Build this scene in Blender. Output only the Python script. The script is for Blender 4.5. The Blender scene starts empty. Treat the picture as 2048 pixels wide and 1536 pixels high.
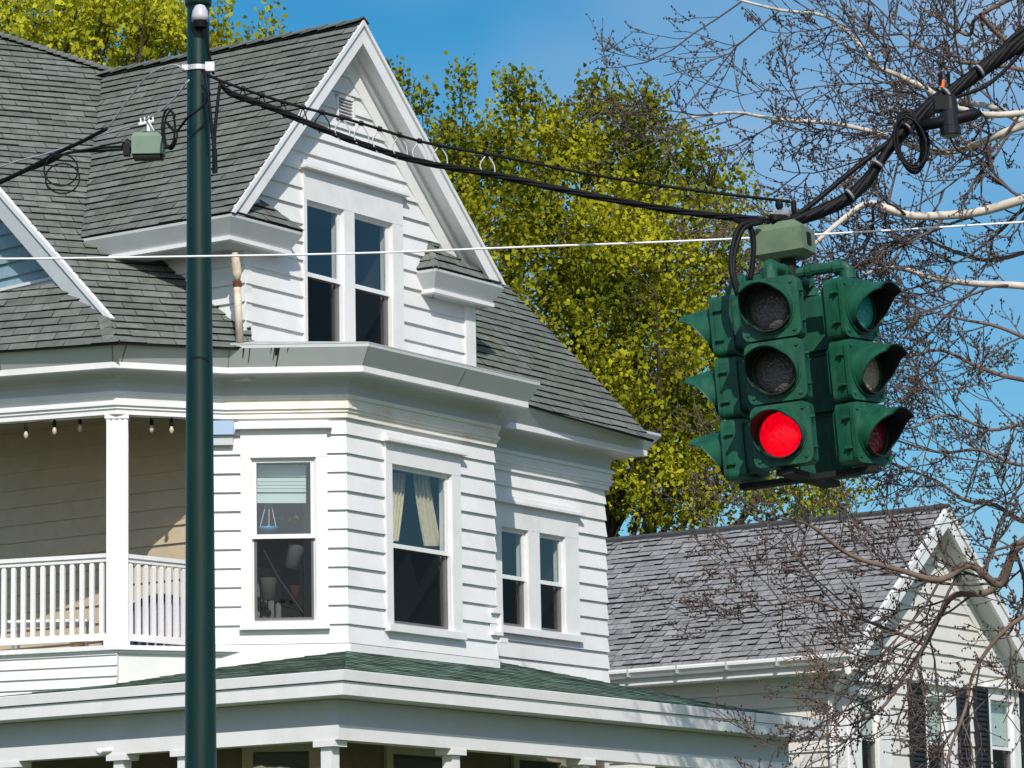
import bpy, math, random
import numpy as np
from mathutils import Vector as V, Matrix
random.seed(7); rng = np.random.default_rng(7)
scn = bpy.context.scene; COL = scn.collection
rad = math.radians
# ------------------------------------------------------------------ camera
F = 7200.0                                  # focal length in photo pixels (2048 wide)
PITCH, ROLL = rad(9.6), rad(1.03)
CAM = V((0, 0, 1.6))
_up = V((0, -math.sin(PITCH), math.cos(PITCH))); _fw = V((0, math.cos(PITCH), math.sin(PITCH)))
CR = V((1, 0, 0)) * math.cos(ROLL) - _up * math.sin(ROLL)
CU = _up * math.cos(ROLL) + V((1, 0, 0)) * math.sin(ROLL)
cd = bpy.data.cameras.new('camera'); cam = bpy.data.objects.new('camera', cd); COL.objects.link(cam)
cd.sensor_width = 36; cd.lens = F * 36 / 2048; cd.clip_end = 5000; cd.clip_start = 0.1
m = Matrix.Identity(4)
for i in range(3):
    m[i][0] = CR[i]; m[i][1] = CU[i]; m[i][2] = -_fw[i]; m[i][3] = CAM[i]
cam.matrix_world = m; scn.camera = cam
# ------------------------------------------------------------------ sky, sun, exposure
SUN_EL, SUN_AZ = rad(38), rad(172)          # azimuth of the sun, measured from +Y clockwise
w = bpy.data.worlds.new('World'); scn.world = w; w.use_nodes = True
nt = w.node_tree; nt.nodes.clear()
sky = nt.nodes.new('ShaderNodeTexSky'); sky.sky_type = 'NISHITA'; sky.sun_disc = False
sky.sun_elevation = SUN_EL; sky.sun_rotation = SUN_AZ
sky.air_density = 1.0; sky.dust_density = 1.4; sky.ozone_density = 3.0; sky.altitude = 100
bg = nt.nodes.new('ShaderNodeBackground'); bg.inputs[1].default_value = 0.115
wo = nt.nodes.new('ShaderNodeOutputWorld'); hs = nt.nodes.new('ShaderNodeHueSaturation'); hs.inputs['Saturation'].default_value = 1.45; hs.inputs['Hue'].default_value = .488
nt.links.new(sky.outputs[0], hs.inputs['Color']); tc = nt.nodes.new('ShaderNodeTexCoord'); cn = nt.nodes.new('ShaderNodeTexNoise'); cn.inputs['Scale'].default_value = 2.6; cn.inputs['Detail'].default_value = 4; cn.inputs['Roughness'].default_value = .55
cmap = nt.nodes.new('ShaderNodeMapping'); cmap.inputs['Location'].default_value = (4.27, 5.92, 6.0); cmap.inputs['Scale'].default_value = (1, 1, 1.6)
crr = nt.nodes.new('ShaderNodeMapRange'); crr.inputs[1].default_value = .41; crr.inputs[2].default_value = .66; crr.inputs[3].default_value = 0; crr.inputs[4].default_value = .75
cmx = nt.nodes.new('ShaderNodeMix'); cmx.data_type = 'RGBA'; cmx.inputs[7].default_value = (4.6, 5.4, 6.9, 1)      # thin high cloud veil over the whole sky
nt.links.new(tc.outputs['Generated'], cmap.inputs[0]); nt.links.new(cmap.outputs[0], cn.inputs[0]); nt.links.new(cn.outputs[0], crr.inputs[0]); nt.links.new(crr.outputs[0], cmx.inputs[0])
nt.links.new(hs.outputs[0], cmx.inputs[6]); nt.links.new(cmx.outputs[2], bg.inputs[0]); nt.links.new(bg.outputs[0], wo.inputs[0])
sd = bpy.data.lights.new('sun', 'SUN'); sun = bpy.data.objects.new('sun', sd); COL.objects.link(sun)
sd.energy = 4.3; sd.angle = rad(0.5); sd.color = (1.0, 0.95, 0.87)
S = V((math.sin(SUN_AZ) * math.cos(SUN_EL), math.cos(SUN_AZ) * math.cos(SUN_EL), math.sin(SUN_EL)))
sun.rotation_euler = S.to_track_quat('Z', 'Y').to_euler(); sun.location = S * 60
scn.view_settings.view_transform = 'Standard'; scn.view_settings.look = 'None'
scn.view_settings.exposure = 0.0; scn.view_settings.gamma = 1.0
# ------------------------------------------------------------------ photo pixel -> ray
def ray(x, y):
    d = _fw * F + CR * (x - 1024) - CU * (y - 768); return d / d.y
def atY(x, y, Y): return CAM + ray(x, y) * Y
def onp(x, y, P, n):
    d = ray(x, y); return CAM + d * ((P - CAM).dot(n) / d.dot(n))
def proj(P):
    v = P - CAM; k = F / v.dot(_fw); return (1024 + k * v.dot(CR), 768 - k * v.dot(CU))
def DIR(t): return V((math.cos(rad(t)), math.sin(rad(t)), 0))
def NOR(t): return V((math.sin(rad(t)), -math.cos(rad(t)), 0))
Z = V((0, 0, 1))
tA, tB, tC, tE, tD = -34, 56, 1, -18, 23     # plan angles of the house's faces
# ------------------------------------------------------------------ materials
def mat(name, col, rough=.6, var=.0, scale=6, bump=0, bscale=40, metal=0, spec=.4, dirt=None, dscale=1.5, damt=.5, tint=None, objvar=0, stretch=None):
    M = bpy.data.materials.new(name); M.use_nodes = True; T = M.node_tree; N = T.nodes; L = T.links
    b = N['Principled BSDF']; b.inputs['Roughness'].default_value = rough; b.inputs['Metallic'].default_value = metal
    b.inputs['Specular IOR Level'].default_value = spec
    geo = N.new('ShaderNodeNewGeometry'); vec = geo.outputs['Position']
    if stretch:
        mp = N.new('ShaderNodeMapping'); mp.inputs['Scale'].default_value = stretch; L.new(vec, mp.inputs[0]); vec = mp.outputs[0]
    c = N.new('ShaderNodeRGB'); c.outputs[0].default_value = (*col, 1); cur = c.outputs[0]
    def scale_by(cur, fac):
        mx = N.new('ShaderNodeMix'); mx.data_type = 'RGBA'; mx.blend_type = 'MULTIPLY'; mx.inputs[0].default_value = 1
        cc = N.new('ShaderNodeCombineColor'); [L.new(fac, cc.inputs[i]) for i in range(3)]
        L.new(cur, mx.inputs[6]); L.new(cc.outputs[0], mx.inputs[7]); return mx.outputs[2]
    def rng_(src, lo, hi, a=0, b_=1):
        r = N.new('ShaderNodeMapRange'); r.inputs[1].default_value = a; r.inputs[2].default_value = b_
        r.inputs[3].default_value = lo; r.inputs[4].default_value = hi; L.new(src, r.inputs[0]); return r.outputs[0]
    if var:
        n = N.new('ShaderNodeTexNoise'); n.inputs['Scale'].default_value = scale; n.inputs['Detail'].default_value = 6; L.new(vec, n.inputs[0])
        cur = scale_by(cur, rng_(n.outputs[0], 1 - var, 1 + var, .3, .7))
    if tint:
        a = N.new('ShaderNodeAttribute'); a.attribute_name = 'tint'
        cur = scale_by(cur, rng_(a.outputs['Fac'], 1 - tint, 1 + tint))
    if objvar:
        oi = N.new('ShaderNodeObjectInfo'); cur = scale_by(cur, rng_(oi.outputs['Random'], 1 - objvar, 1 + objvar))
    if dirt:
        n = N.new('ShaderNodeTexNoise'); n.inputs['Scale'].default_value = dscale; n.inputs['Detail'].default_value = 8; n.inputs['Roughness'].default_value = .65; L.new(vec, n.inputs[0])
        mx = N.new('ShaderNodeMix'); mx.data_type = 'RGBA'; L.new(rng_(n.outputs[0], 0, damt, .5, .72), mx.inputs[0])
        L.new(cur, mx.inputs[6]); mx.inputs[7].default_value = (*dirt, 1); cur = mx.outputs[2]
    L.new(cur, b.inputs['Base Color'])
    if bump:
        n = N.new('ShaderNodeTexNoise'); n.inputs['Scale'].default_value = bscale; n.inputs['Detail'].default_value = 4; L.new(vec, n.inputs[0])
        bp = N.new('ShaderNodeBump'); bp.inputs['Strength'].default_value = bump; bp.inputs['Distance'].default_value = .01
        L.new(n.outputs[0], bp.inputs['Height']); L.new(bp.outputs[0], b.inputs['Normal'])
    return M
def glass():
    M = bpy.data.materials.new('window_glass'); M.use_nodes = True; T = M.node_tree; N = T.nodes; L = T.links; N.clear()
    o = N.new('ShaderNodeOutputMaterial'); mx = N.new('ShaderNodeMixShader'); t = N.new('ShaderNodeBsdfTransparent'); g = N.new('ShaderNodeBsdfGlossy')
    t.inputs[0].default_value = (.82, .88, .88, 1); g.inputs['Roughness'].default_value = .015
    lw = N.new('ShaderNodeLayerWeight'); lw.inputs[0].default_value = .5
    p = N.new('ShaderNodeMath'); p.operation = 'POWER'; L.new(lw.outputs['Facing'], p.inputs[0]); p.inputs[1].default_value = 4
    a = N.new('ShaderNodeMath'); a.operation = 'MULTIPLY_ADD'; L.new(p.outputs[0], a.inputs[0]); a.inputs[1].default_value = .9; a.inputs[2].default_value = .15
    n = N.new('ShaderNodeTexNoise'); n.inputs['Scale'].default_value = 3.0; geo = N.new('ShaderNodeNewGeometry'); L.new(geo.outputs['Position'], n.inputs[0])
    bp = N.new('ShaderNodeBump'); bp.inputs['Strength'].default_value = .25; bp.inputs['Distance'].default_value = .01; L.new(n.outputs[0], bp.inputs['Height']); L.new(bp.outputs[0], g.inputs['Normal'])
    L.new(a.outputs[0], mx.inputs[0]); L.new(t.outputs[0], mx.inputs[1]); L.new(g.outputs[0], mx.inputs[2]); L.new(mx.outputs[0], o.inputs[0]); return M
def screen_mat():
    M = bpy.data.materials.new('insect_screen'); M.use_nodes = True; T = M.node_tree; N = T.nodes; L = T.links; N.clear()
    o = N.new('ShaderNodeOutputMaterial'); mx = N.new('ShaderNodeMixShader'); t = N.new('ShaderNodeBsdfTransparent'); g = N.new('ShaderNodeBsdfDiffuse')
    g.inputs[0].default_value = (.006, .006, .007, 1); mx.inputs[0].default_value = .6
    L.new(t.outputs[0], mx.inputs[1]); L.new(g.outputs[0], mx.inputs[2]); L.new(mx.outputs[0], o.inputs[0]); return M
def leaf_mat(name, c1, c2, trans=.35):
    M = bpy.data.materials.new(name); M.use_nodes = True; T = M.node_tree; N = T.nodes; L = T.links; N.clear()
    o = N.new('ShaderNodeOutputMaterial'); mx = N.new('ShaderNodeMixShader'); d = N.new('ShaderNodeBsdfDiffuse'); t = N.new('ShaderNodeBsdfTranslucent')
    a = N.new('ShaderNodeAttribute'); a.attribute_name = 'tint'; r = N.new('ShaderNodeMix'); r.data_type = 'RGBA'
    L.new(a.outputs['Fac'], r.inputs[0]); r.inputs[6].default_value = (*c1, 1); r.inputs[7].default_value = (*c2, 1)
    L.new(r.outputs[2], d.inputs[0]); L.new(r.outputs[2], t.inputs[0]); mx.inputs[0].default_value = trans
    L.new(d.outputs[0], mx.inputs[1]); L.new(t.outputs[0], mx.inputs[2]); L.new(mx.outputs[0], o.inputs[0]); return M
def emit_mat(name, col, e):
    M = mat(name, col, .3); b = M.node_tree.nodes['Principled BSDF']
    b.inputs['Emission Color'].default_value = (*col, 1); b.inputs['Emission Strength'].default_value = e; return M
WHITE = mat('white_siding_paint', (.73, .73, .73), .42, var=.035, scale=3, bump=.12, bscale=5, dirt=(.52, .50, .45), dscale=1.1, damt=.35, objvar=.03)
TRIM = mat('white_trim_paint', (.735, .735, .74), .4, var=.03, scale=5, dirt=(.50, .49, .44), dscale=1.7, damt=.35)
CORN = mat('weathered_cornice_metal', (.48, .51, .52), .45, var=.05, scale=4, dirt=(.40, .40, .34), dscale=2.0, damt=.5, bump=.15, bscale=3)
ARCH = mat('cream_architrave_paint', (.80, .77, .71), .45, var=.04, dirt=(.55, .42, .28), dscale=3, damt=.5)
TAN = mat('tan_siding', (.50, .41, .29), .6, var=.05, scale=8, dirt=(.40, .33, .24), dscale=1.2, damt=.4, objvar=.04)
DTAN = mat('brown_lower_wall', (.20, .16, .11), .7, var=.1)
TANTRIM = mat('tan_window_frame', (.55, .47, .36), .55, var=.05)
GABLE = mat('blue_grey_gable_siding', (.22, .33, .38), .55, var=.12, scale=9, objvar=.05, stretch=(4, 4, 1))
SHG = mat('dark_asphalt_shingle', (.138, .152, .140), .9, var=.22, scale=9, bump=.5, bscale=160, tint=.20, dirt=(.10, .14, .075), dscale=1.0, damt=.5, spec=.15)
SHP = mat('green_asphalt_shingle', (.10, .165, .125), .9, var=.3, scale=14, bump=.5, bscale=160, tint=.65, spec=.15)
SHN = mat('grey_asphalt_shingle', (.235, .235, .242), .9, var=.16, scale=12, bump=.4, bscale=160, tint=.22, spec=.15)
EDGE = mat('shingle_edge_shadow_line', (.018, .018, .018), .9, spec=.1)  # black asphalt edge; its colour also paints the shadow line under each course
BLACKROOF = mat('roof_underlay', (.03, .03, .03), .9)
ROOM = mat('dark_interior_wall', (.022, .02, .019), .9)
GLASS = glass(); SCREEN = screen_mat()
SHUT = mat('black_shutter', (.012, .013, .016), .5)
POLE = mat('dark_green_pole_paint', (.0, .020, .0155), .36, var=.12, scale=5, stretch=(6, 6, .6), dirt=(.01, .04, .035), dscale=3, damt=.5)
SIG = mat('green_signal_paint', (.006, .074, .040), .5, var=.28, scale=9, dirt=(.045, .135, .10), dscale=5, damt=.6, bump=.10, bscale=35, stretch=(2, 2, .7))
SIGIN = mat('black_visor_inside', (.008, .010, .009), .8)
LENSOFF = mat('dark_unlit_lens', (.10, .095, .09), .25, var=.1)
LENSG = mat('unlit_green_lens', (.03, .30, .25), .2)
LENSY = mat('unlit_amber_lens', (.30, .26, .17), .25)
LENSR = mat('unlit_red_lens', (.16, .0, .012), .25)
LENSON = emit_mat('lit_red_lens', (.95, .0, .012), 1.15)
_T = LENSON.node_tree; _v = _T.nodes.new('ShaderNodeTexVoronoi'); _v.inputs['Scale'].default_value = 55; _g = _T.nodes.new('ShaderNodeNewGeometry'); _T.links.new(_g.outputs['Position'], _v.inputs['Vector'])
_r = _T.nodes.new('ShaderNodeMapRange'); _r.inputs[2].default_value = .8; _r.inputs[3].default_value = 1.35; _r.inputs[4].default_value = .65; _T.links.new(_v.outputs['Distance'], _r.inputs[0]); _T.links.new(_r.outputs[0], _T.nodes['Principled BSDF'].inputs['Emission Strength'])
for _m in (LENSOFF, LENSG, LENSY, LENSR):
    _T = _m.node_tree; _v = _T.nodes.new('ShaderNodeTexVoronoi'); _v.inputs['Scale'].default_value = 55; _g = _T.nodes.new('ShaderNodeNewGeometry'); _T.links.new(_g.outputs['Position'], _v.inputs['Vector'])
    _b = _T.nodes.new('ShaderNodeBump'); _b.inputs['Strength'].default_value = .5; _b.inputs['Distance'].default_value = .01; _T.links.new(_v.outputs['Distance'], _b.inputs['Height']); _T.links.new(_b.outputs[0], _T.nodes['Principled BSDF'].inputs['Normal'])
BLACK = mat('black_rubber', (.005, .005, .006), .6, spec=.2)
GALV = mat('galvanised_steel', (.55, .56, .58), .45, var=.1, metal=.3)
TIE = mat('grey_tie', (.25, .25, .26), .6)
WIREW = mat('white_wire', (.80, .80, .80), .5)
HANG = mat('faded_green_box', (.13, .19, .115), .6, var=.3, scale=9, dirt=(.06, .09, .05), dscale=9, damt=.8)
JBOX = mat('pale_green_box', (.15, .23, .17), .55, var=.12, scale=10)
DOME = mat('frosted_dome', (.5, .5, .53), .3)
BARK = mat('dark_bark', (.055, .042, .034), .9, var=.3, scale=8, bump=.5, bscale=30)
PALE = mat('pale_bark', (.58, .52, .45), .8, var=.15, scale=6, dirt=(.15, .11, .09), dscale=5, damt=.75, stretch=(1, 1, 1))
TWIG = mat('brown_twig', (.088, .068, .060), .8, var=.3, scale=3)
BRBK = mat('brown_bark', (.15, .105, .08), .9, var=.3, scale=6)
BUD = mat('reddish_bud', (.095, .06, .05), .8)
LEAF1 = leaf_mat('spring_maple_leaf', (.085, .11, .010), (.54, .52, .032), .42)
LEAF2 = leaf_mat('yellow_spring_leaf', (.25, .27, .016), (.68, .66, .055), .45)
CURT = mat('cream_curtain', (.66, .55, .40), .9, var=.1, scale=20)
BLUE = mat('blue_ceramic', (.05, .26, .52), .3)
BLIND = mat('pale_blind', (.62, .70, .66), .7)
POTW = mat('white_pot', (.7, .7, .7), .4)
PLANT = mat('houseplant_green', (.06, .12, .04), .6)
STRIPE = mat('navy_cloth', (.03, .045, .12), .9); CLOTH = mat('pale_cloth', (.44, .42, .52), .9, var=.06)
BLUEBOX = mat('blue_grey_metal', (.34, .46, .62), .4)
RUST = mat('rusty_pipe', (.66, .55, .44), .5, var=.1, dirt=(.20, .07, .03), dscale=6, damt=.7)
ORANGE = mat('orange_plastic', (.75, .18, .03), .5)
GRASS = mat('lawn', (.075, .11, .03), .95, var=.3, scale=2)
ASPH = mat('asphalt', (.055, .055, .057), .9, var=.2, scale=8, bump=.3, bscale=80)
CONC = mat('concrete', (.34, .33, .31), .9, var=.1, scale=4)
PAINT = mat('road_paint', (.75, .72, .6), .7)
# ------------------------------------------------------------------ mesh helpers
ORG = {}
def empty(name, loc, label=None, cat=None, group=None):
    o = bpy.data.objects.new(name, None); COL.objects.link(o); o.location = loc; ORG[o] = V(loc); o.empty_display_size = .1
    if label: o['label'] = label
    if cat: o['category'] = cat
    if group: o['group'] = group
    return o
def tag(o, label, cat, group=None):
    o['label'] = label; o['category'] = cat
    if group: o['group'] = group
    return o
class MB:
    def __init__(s): s.v = []; s.f = []; s.mi = []; s.t = []; s.cm = 0; s.ct = .5; s.sm = False
    def add(s, pts, faces):
        n = len(s.v); s.v += [V(p) for p in pts]
        for f in faces: s.f.append([n + i for i in f]); s.mi.append(s.cm); s.t.append(s.ct)
        return s
    def poly(s, pts): return s.add(pts, [list(range(len(pts)))])
    def hexa(s, b, t):                       # bottom 4 and top 4 points, both counter-clockwise from above
        return s.add(list(b) + list(t), [(3, 2, 1, 0), (4, 5, 6, 7), (0, 1, 5, 4), (1, 2, 6, 5), (2, 3, 7, 6), (3, 0, 4, 7)])
    def obox(s, c, ax, ay, az):              # centre and half axes
        c = V(c); b = [c - ax - ay - az, c + ax - ay - az, c + ax + ay - az, c - ax + ay - az]
        return s.hexa(b, [p + az * 2 for p in b])
    def box(s, x0, x1, y0, y1, z0, z1): return s.obox(((x0+x1)/2, (y0+y1)/2, (z0+z1)/2), V(((x1-x0)/2, 0, 0)), V((0, (y1-y0)/2, 0)), V((0, 0, (z1-z0)/2)))
    def prism(s, pts, vec):
        n = len(pts); pts = [V(p) for p in pts]
        return s.add(pts + [p + vec for p in pts], [list(range(n - 1, -1, -1)), list(range(n, 2 * n))] + [(i, (i + 1) % n, n + (i + 1) % n, n + i) for i in range(n)])
    def tube(s, path, r, seg=8, cap=True):
        path = [V(p) for p in path]; n = len(path); R = r if hasattr(r, '__len__') else [r] * n
        pts = []; ref = None
        for i, p in enumerate(path):
            t = (path[min(i + 1, n - 1)] - path[max(i - 1, 0)]);
            if t.length < 1e-9: t = V((0, 0, 1))
            t.normalize()
            if ref is None: ref = t.orthogonal().normalized()
            a = (ref - t * ref.dot(t))
            if a.length < 1e-6: a = t.orthogonal()
            a.normalize(); ref = a; b = t.cross(a)
            for k in range(seg):
                an = 2 * math.pi * k / seg; pts.append(p + (a * math.cos(an) + b * math.sin(an)) * R[i])
        fs = [(i*seg+k, i*seg+(k+1) % seg, (i+1)*seg+(k+1) % seg, (i+1)*seg+k) for i in range(n-1) for k in range(seg)]
        if cap: fs += [list(range(seg-1, -1, -1)), [(n-1)*seg+k for k in range(seg)]]
        return s.add(pts, fs)
    def lathe(s, c, axis, prof, seg=20, cap=True):     # prof: (radius, height along axis)
        axis = V(axis).normalized(); a = axis.orthogonal().normalized(); b = axis.cross(a); c = V(c); pts = []
        for (r, h) in prof:
            for k in range(seg):
                an = 2*math.pi*k/seg; pts.append(c + axis*h + (a*math.cos(an)+b*math.sin(an))*r)
        n = len(prof)
        fs = [(i*seg+k, i*seg+(k+1) % seg, (i+1)*seg+(k+1) % seg, (i+1)*seg+k) for i in range(n-1) for k in range(seg)]
        if cap: fs += [list(range(seg-1, -1, -1)), [(n-1)*seg+k for k in range(seg)]]
        return s.add(pts, fs)
    def build(s, name, mats, parent=None, smooth=False, kind=None, tint=False):
        if not isinstance(mats, (list, tuple)): mats = [mats]
        me = bpy.data.meshes.new(name)
        lo = V((min(p[i] for p in s.v) for i in range(3))); hi = V((max(p[i] for p in s.v) for i in range(3))); c = (lo + hi) / 2
        me.from_pydata([p - c for p in s.v], [], s.f)
        for x in mats: me.materials.append(x)
        if len(mats) > 1: me.polygons.foreach_set('material_index', s.mi)
        if smooth: me.polygons.foreach_set('use_smooth', [True] * len(s.f))
        if tint:
            a = me.attributes.new('tint', 'FLOAT', 'FACE'); a.data.foreach_set('value', s.t)
        me.update(); o = bpy.data.objects.new(name, me); COL.objects.link(o)
        if parent: o.parent = parent; o.location = c - ORG[parent]
        else: o.location = c
        ORG[o] = c
        if kind: o['kind'] = kind
        return o
def fastmesh(name, verts, faces, mats, tint=None, smooth=False, parent=None, kind=None, loc=None):
    verts = np.asarray(verts, np.float32); faces = np.asarray(faces, np.int32); k = faces.shape[1]; nf = len(faces)
    c = V(((verts.min(0) + verts.max(0)) / 2).tolist()) if loc is None else V(loc)
    me = bpy.data.meshes.new(name); me.vertices.add(len(verts)); me.vertices.foreach_set('co', (verts - np.array(c, np.float32)).ravel())
    me.loops.add(nf * k); me.loops.foreach_set('vertex_index', faces.ravel())
    me.polygons.add(nf); me.polygons.foreach_set('loop_start', np.arange(0, nf * k, k)); me.polygons.foreach_set('loop_total', np.full(nf, k))
    if smooth: me.polygons.foreach_set('use_smooth', np.ones(nf, bool))
    me.materials.append(mats); me.update(calc_edges=True)
    if tint is not None:
        a = me.attributes.new('tint', 'FLOAT', 'FACE'); a.data.foreach_set('value', np.asarray(tint, np.float32))
    o = bpy.data.objects.new(name, me); COL.objects.link(o)
    if parent: o.parent = parent; o.location = c - ORG[parent]
    else: o.location = c
    ORG[o] = c
    if kind: o['kind'] = kind
    return o
def smooth_path(pts, per=6):
    pts = [V(p) for p in pts]; q = [pts[0] * 2 - pts[1]] + pts + [pts[-1] * 2 - pts[-2]]; out = []
    for i in range(1, len(q) - 2):
        a, b, c, d = q[i-1:i+3]
        for k in range(per):
            t = k / per; out.append(.5 * ((2*b) + (c-a)*t + (2*a-5*b+4*c-d)*t*t + (3*b-a-3*c+d)*t**3))
    out.append(pts[-1]); return out
def clip_half(poly, a, b, c):                # keep a*u+b*v<=c
    out = []
    for i in range(len(poly)):
        p, q = poly[i], poly[(i+1) % len(poly)]; dp = a*p[0]+b*p[1]-c; dq = a*q[0]+b*q[1]-c
        if dp <= 0: out.append(p)
        if (dp < 0 < dq) or (dq < 0 < dp): t = dp/(dp-dq); out.append((p[0]+(q[0]-p[0])*t, p[1]+(q[1]-p[1])*t))
    return out
def rectclip(poly, u0, u1, v0, v1):
    for h in ((-1, 0, -u0), (1, 0, u1), (0, -1, -v0), (0, 1, v1)):
        poly = clip_half(poly, *h)
        if len(poly) < 3: return []
    return poly
def area2(p): return sum(p[i][0]*p[(i+1) % len(p)][1]-p[(i+1) % len(p)][0]*p[i][1] for i in range(len(p)))/2
# ------------------------------------------------------------------ wall frames, clapboards, windows
class Fr:                                    # a vertical wall plane: origin, direction u, outward normal w
    def __init__(s, P, t): s.o = V((P.x, P.y, 0)); s.d = DIR(t); s.n = NOR(t)
    def p(s, u, z, w=0): return s.o + s.d*u + Z*z + s.n*w
    def px(s, x, y, w=0):
        P = onp(x, y, s.o + s.n*w, s.n); return ((P - s.o).dot(s.d), P.z)
    def box(s, mb, u0, u1, z0, z1, w0, w1):
        return mb.hexa([s.p(u0, z0, w1), s.p(u1, z0, w1), s.p(u1, z0, w0), s.p(u0, z0, w0)], [s.p(u0, z1, w1), s.p(u1, z1, w1), s.p(u1, z1, w0), s.p(u0, z1, w0)])
def pieces(poly, holes):
    res = [poly]
    for (a, b, c, d) in holes:
        nx = []
        for q in res:
            us = [p[0] for p in q]; vs = [p[1] for p in q]
            if max(us) <= a or min(us) >= b or max(vs) <= c or min(vs) >= d: nx.append(q); continue
            for r in (rectclip(q, -99, a, -99, 99), rectclip(q, b, 99, -99, 99), rectclip(q, a, b, d, 99), rectclip(q, a, b, -99, c)):
                if len(r) >= 3 and abs(area2(r)) > 1e-4: nx.append(r)
        res = nx
    return res
def clad(thing, name, fr, poly, z0, expo, holes=(), m=WHITE, back=None, lip=.03, boards=True):
    lip = lip*1.2
    """wall backing + one clapboard object for every course piece"""
    if area2(poly) < 0: poly = poly[::-1]
    mb = MB()
    for q in pieces(poly, holes): mb.prism([fr.p(u, z, -.10) for u, z in q], fr.n * .095)
    wall = mb.build(name, back or m, thing)
    if not boards: return wall
    zs = [p[1] for p in poly]; k = math.floor((min(zs)-z0)/expo); zb = z0 + k*expo
    while zb < max(zs):
        band = rectclip(poly, -99, 99, zb, zb + expo)
        if len(band) >= 3:
            for q in pieces(band, holes):
                if abs(area2(q)) < 2e-3: continue
                n = len(q); j = random.uniform(-.003, .003)
                out = [fr.p(u, z, max(.006, lip + j - (lip-.006) * (z - zb)/expo)) for u, z in q]; bk = [fr.p(u, z, -.004) for u, z in q]
                b = MB(); b.add(bk + out, [list(range(n-1, -1, -1)), list(range(n, 2*n))] + [(i, (i+1) % n, n+(i+1) % n, n+i) for i in range(n)])
                b.build('clapboard', m, wall)
        zb += expo
    return wall
def window(thing, fr, cas, opens, zo, zc, m=TRIM, cap=True, sill=True, head=None, screen=True, room=True, dep=.0):
    """cas=(u0,u1,z0,z1) casing; opens=[(u0,u1)..]; zo=(z0,z1); zc check rail"""
    u0, u1, z0, z1 = cas; a, b = zo; W = .045
    mb = MB(); ed = [u0] + [e for o in opens for e in o] + [u1]
    for i in range(0, len(ed), 2): fr.box(mb, ed[i], ed[i+1], a, b, -.08, W)
    fr.box(mb, u0, u1, b, z1, -.08, W+.002)
    if a - z0 > .02: fr.box(mb, u0, u1, z0, a, -.08, W+.002)
    win = mb.build('window', m, thing)
    if cap:
        c = MB(); fr.box(c, u0-.05, u1+.05, z1, z1+.03, -.004, .12); fr.box(c, u0-.02, u1+.02, z1+.03, z1+.085, -.004, .075); c.build('drip_cap', m, win)
    if sill:
        c = MB(); fr.box(c, u0-.012, u1+.012, z0-.07, z0, -.02, .09); c.build('sill', m, win)
    for (p, q) in opens:
        for k, (s0, s1, wf) in enumerate(((zc-.02, b, .0), (a, zc+.02, -.035))):
            t = .045; c = MB(); w0, w1 = wf-.032, wf-.002
            fr.box(c, p+.012, p+.012+t, s0, s1, w0, w1); fr.box(c, q-.012-t, q-.012, s0, s1, w0, w1)
            fr.box(c, p+.012+t, q-.012-t, s1-t, s1, w0, w1); fr.box(c, p+.012+t, q-.012-t, s0, s0+(t if k == 0 else t*1.3), w0, w1)
            sash = c.build('sash', m, win)
            g = MB(); wm = (w0+w1)/2; g.poly([fr.p(p+.03, s0+.02, wm), fr.p(q-.03, s0+.02, wm), fr.p(q-.03, s1-.02, wm), fr.p(p+.03, s1-.02, wm)]); g.build('pane', GLASS, win)
        j = MB()                                                        # jamb liner so the reveal is closed
        fr.box(j, p, p+.012, a, b, -.12, .02); fr.box(j, q-.012, q, a, b, -.12, .02); fr.box(j, p+.012, q-.012, b-.012, b, -.12, .02); fr.box(j, p+.012, q-.012, a, a+.012, -.12, .035); j.build('jamb', m, win)
        if screen:
            c = MB(); c.poly([fr.p(p+.03, a+.03, -.012), fr.p(q-.03, a+.03, -.012), fr.p(q-.03, zc-.02, -.012), fr.p(p+.03, zc-.02, -.012)]); c.build('insect_screen', SCREEN, win)
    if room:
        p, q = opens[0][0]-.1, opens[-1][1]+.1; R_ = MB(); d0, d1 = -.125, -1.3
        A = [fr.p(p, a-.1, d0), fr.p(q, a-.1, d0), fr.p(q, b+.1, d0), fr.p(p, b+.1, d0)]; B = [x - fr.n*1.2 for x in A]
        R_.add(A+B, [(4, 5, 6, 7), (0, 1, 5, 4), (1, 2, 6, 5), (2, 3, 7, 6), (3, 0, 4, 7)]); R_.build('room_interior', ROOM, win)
    return win
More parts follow.
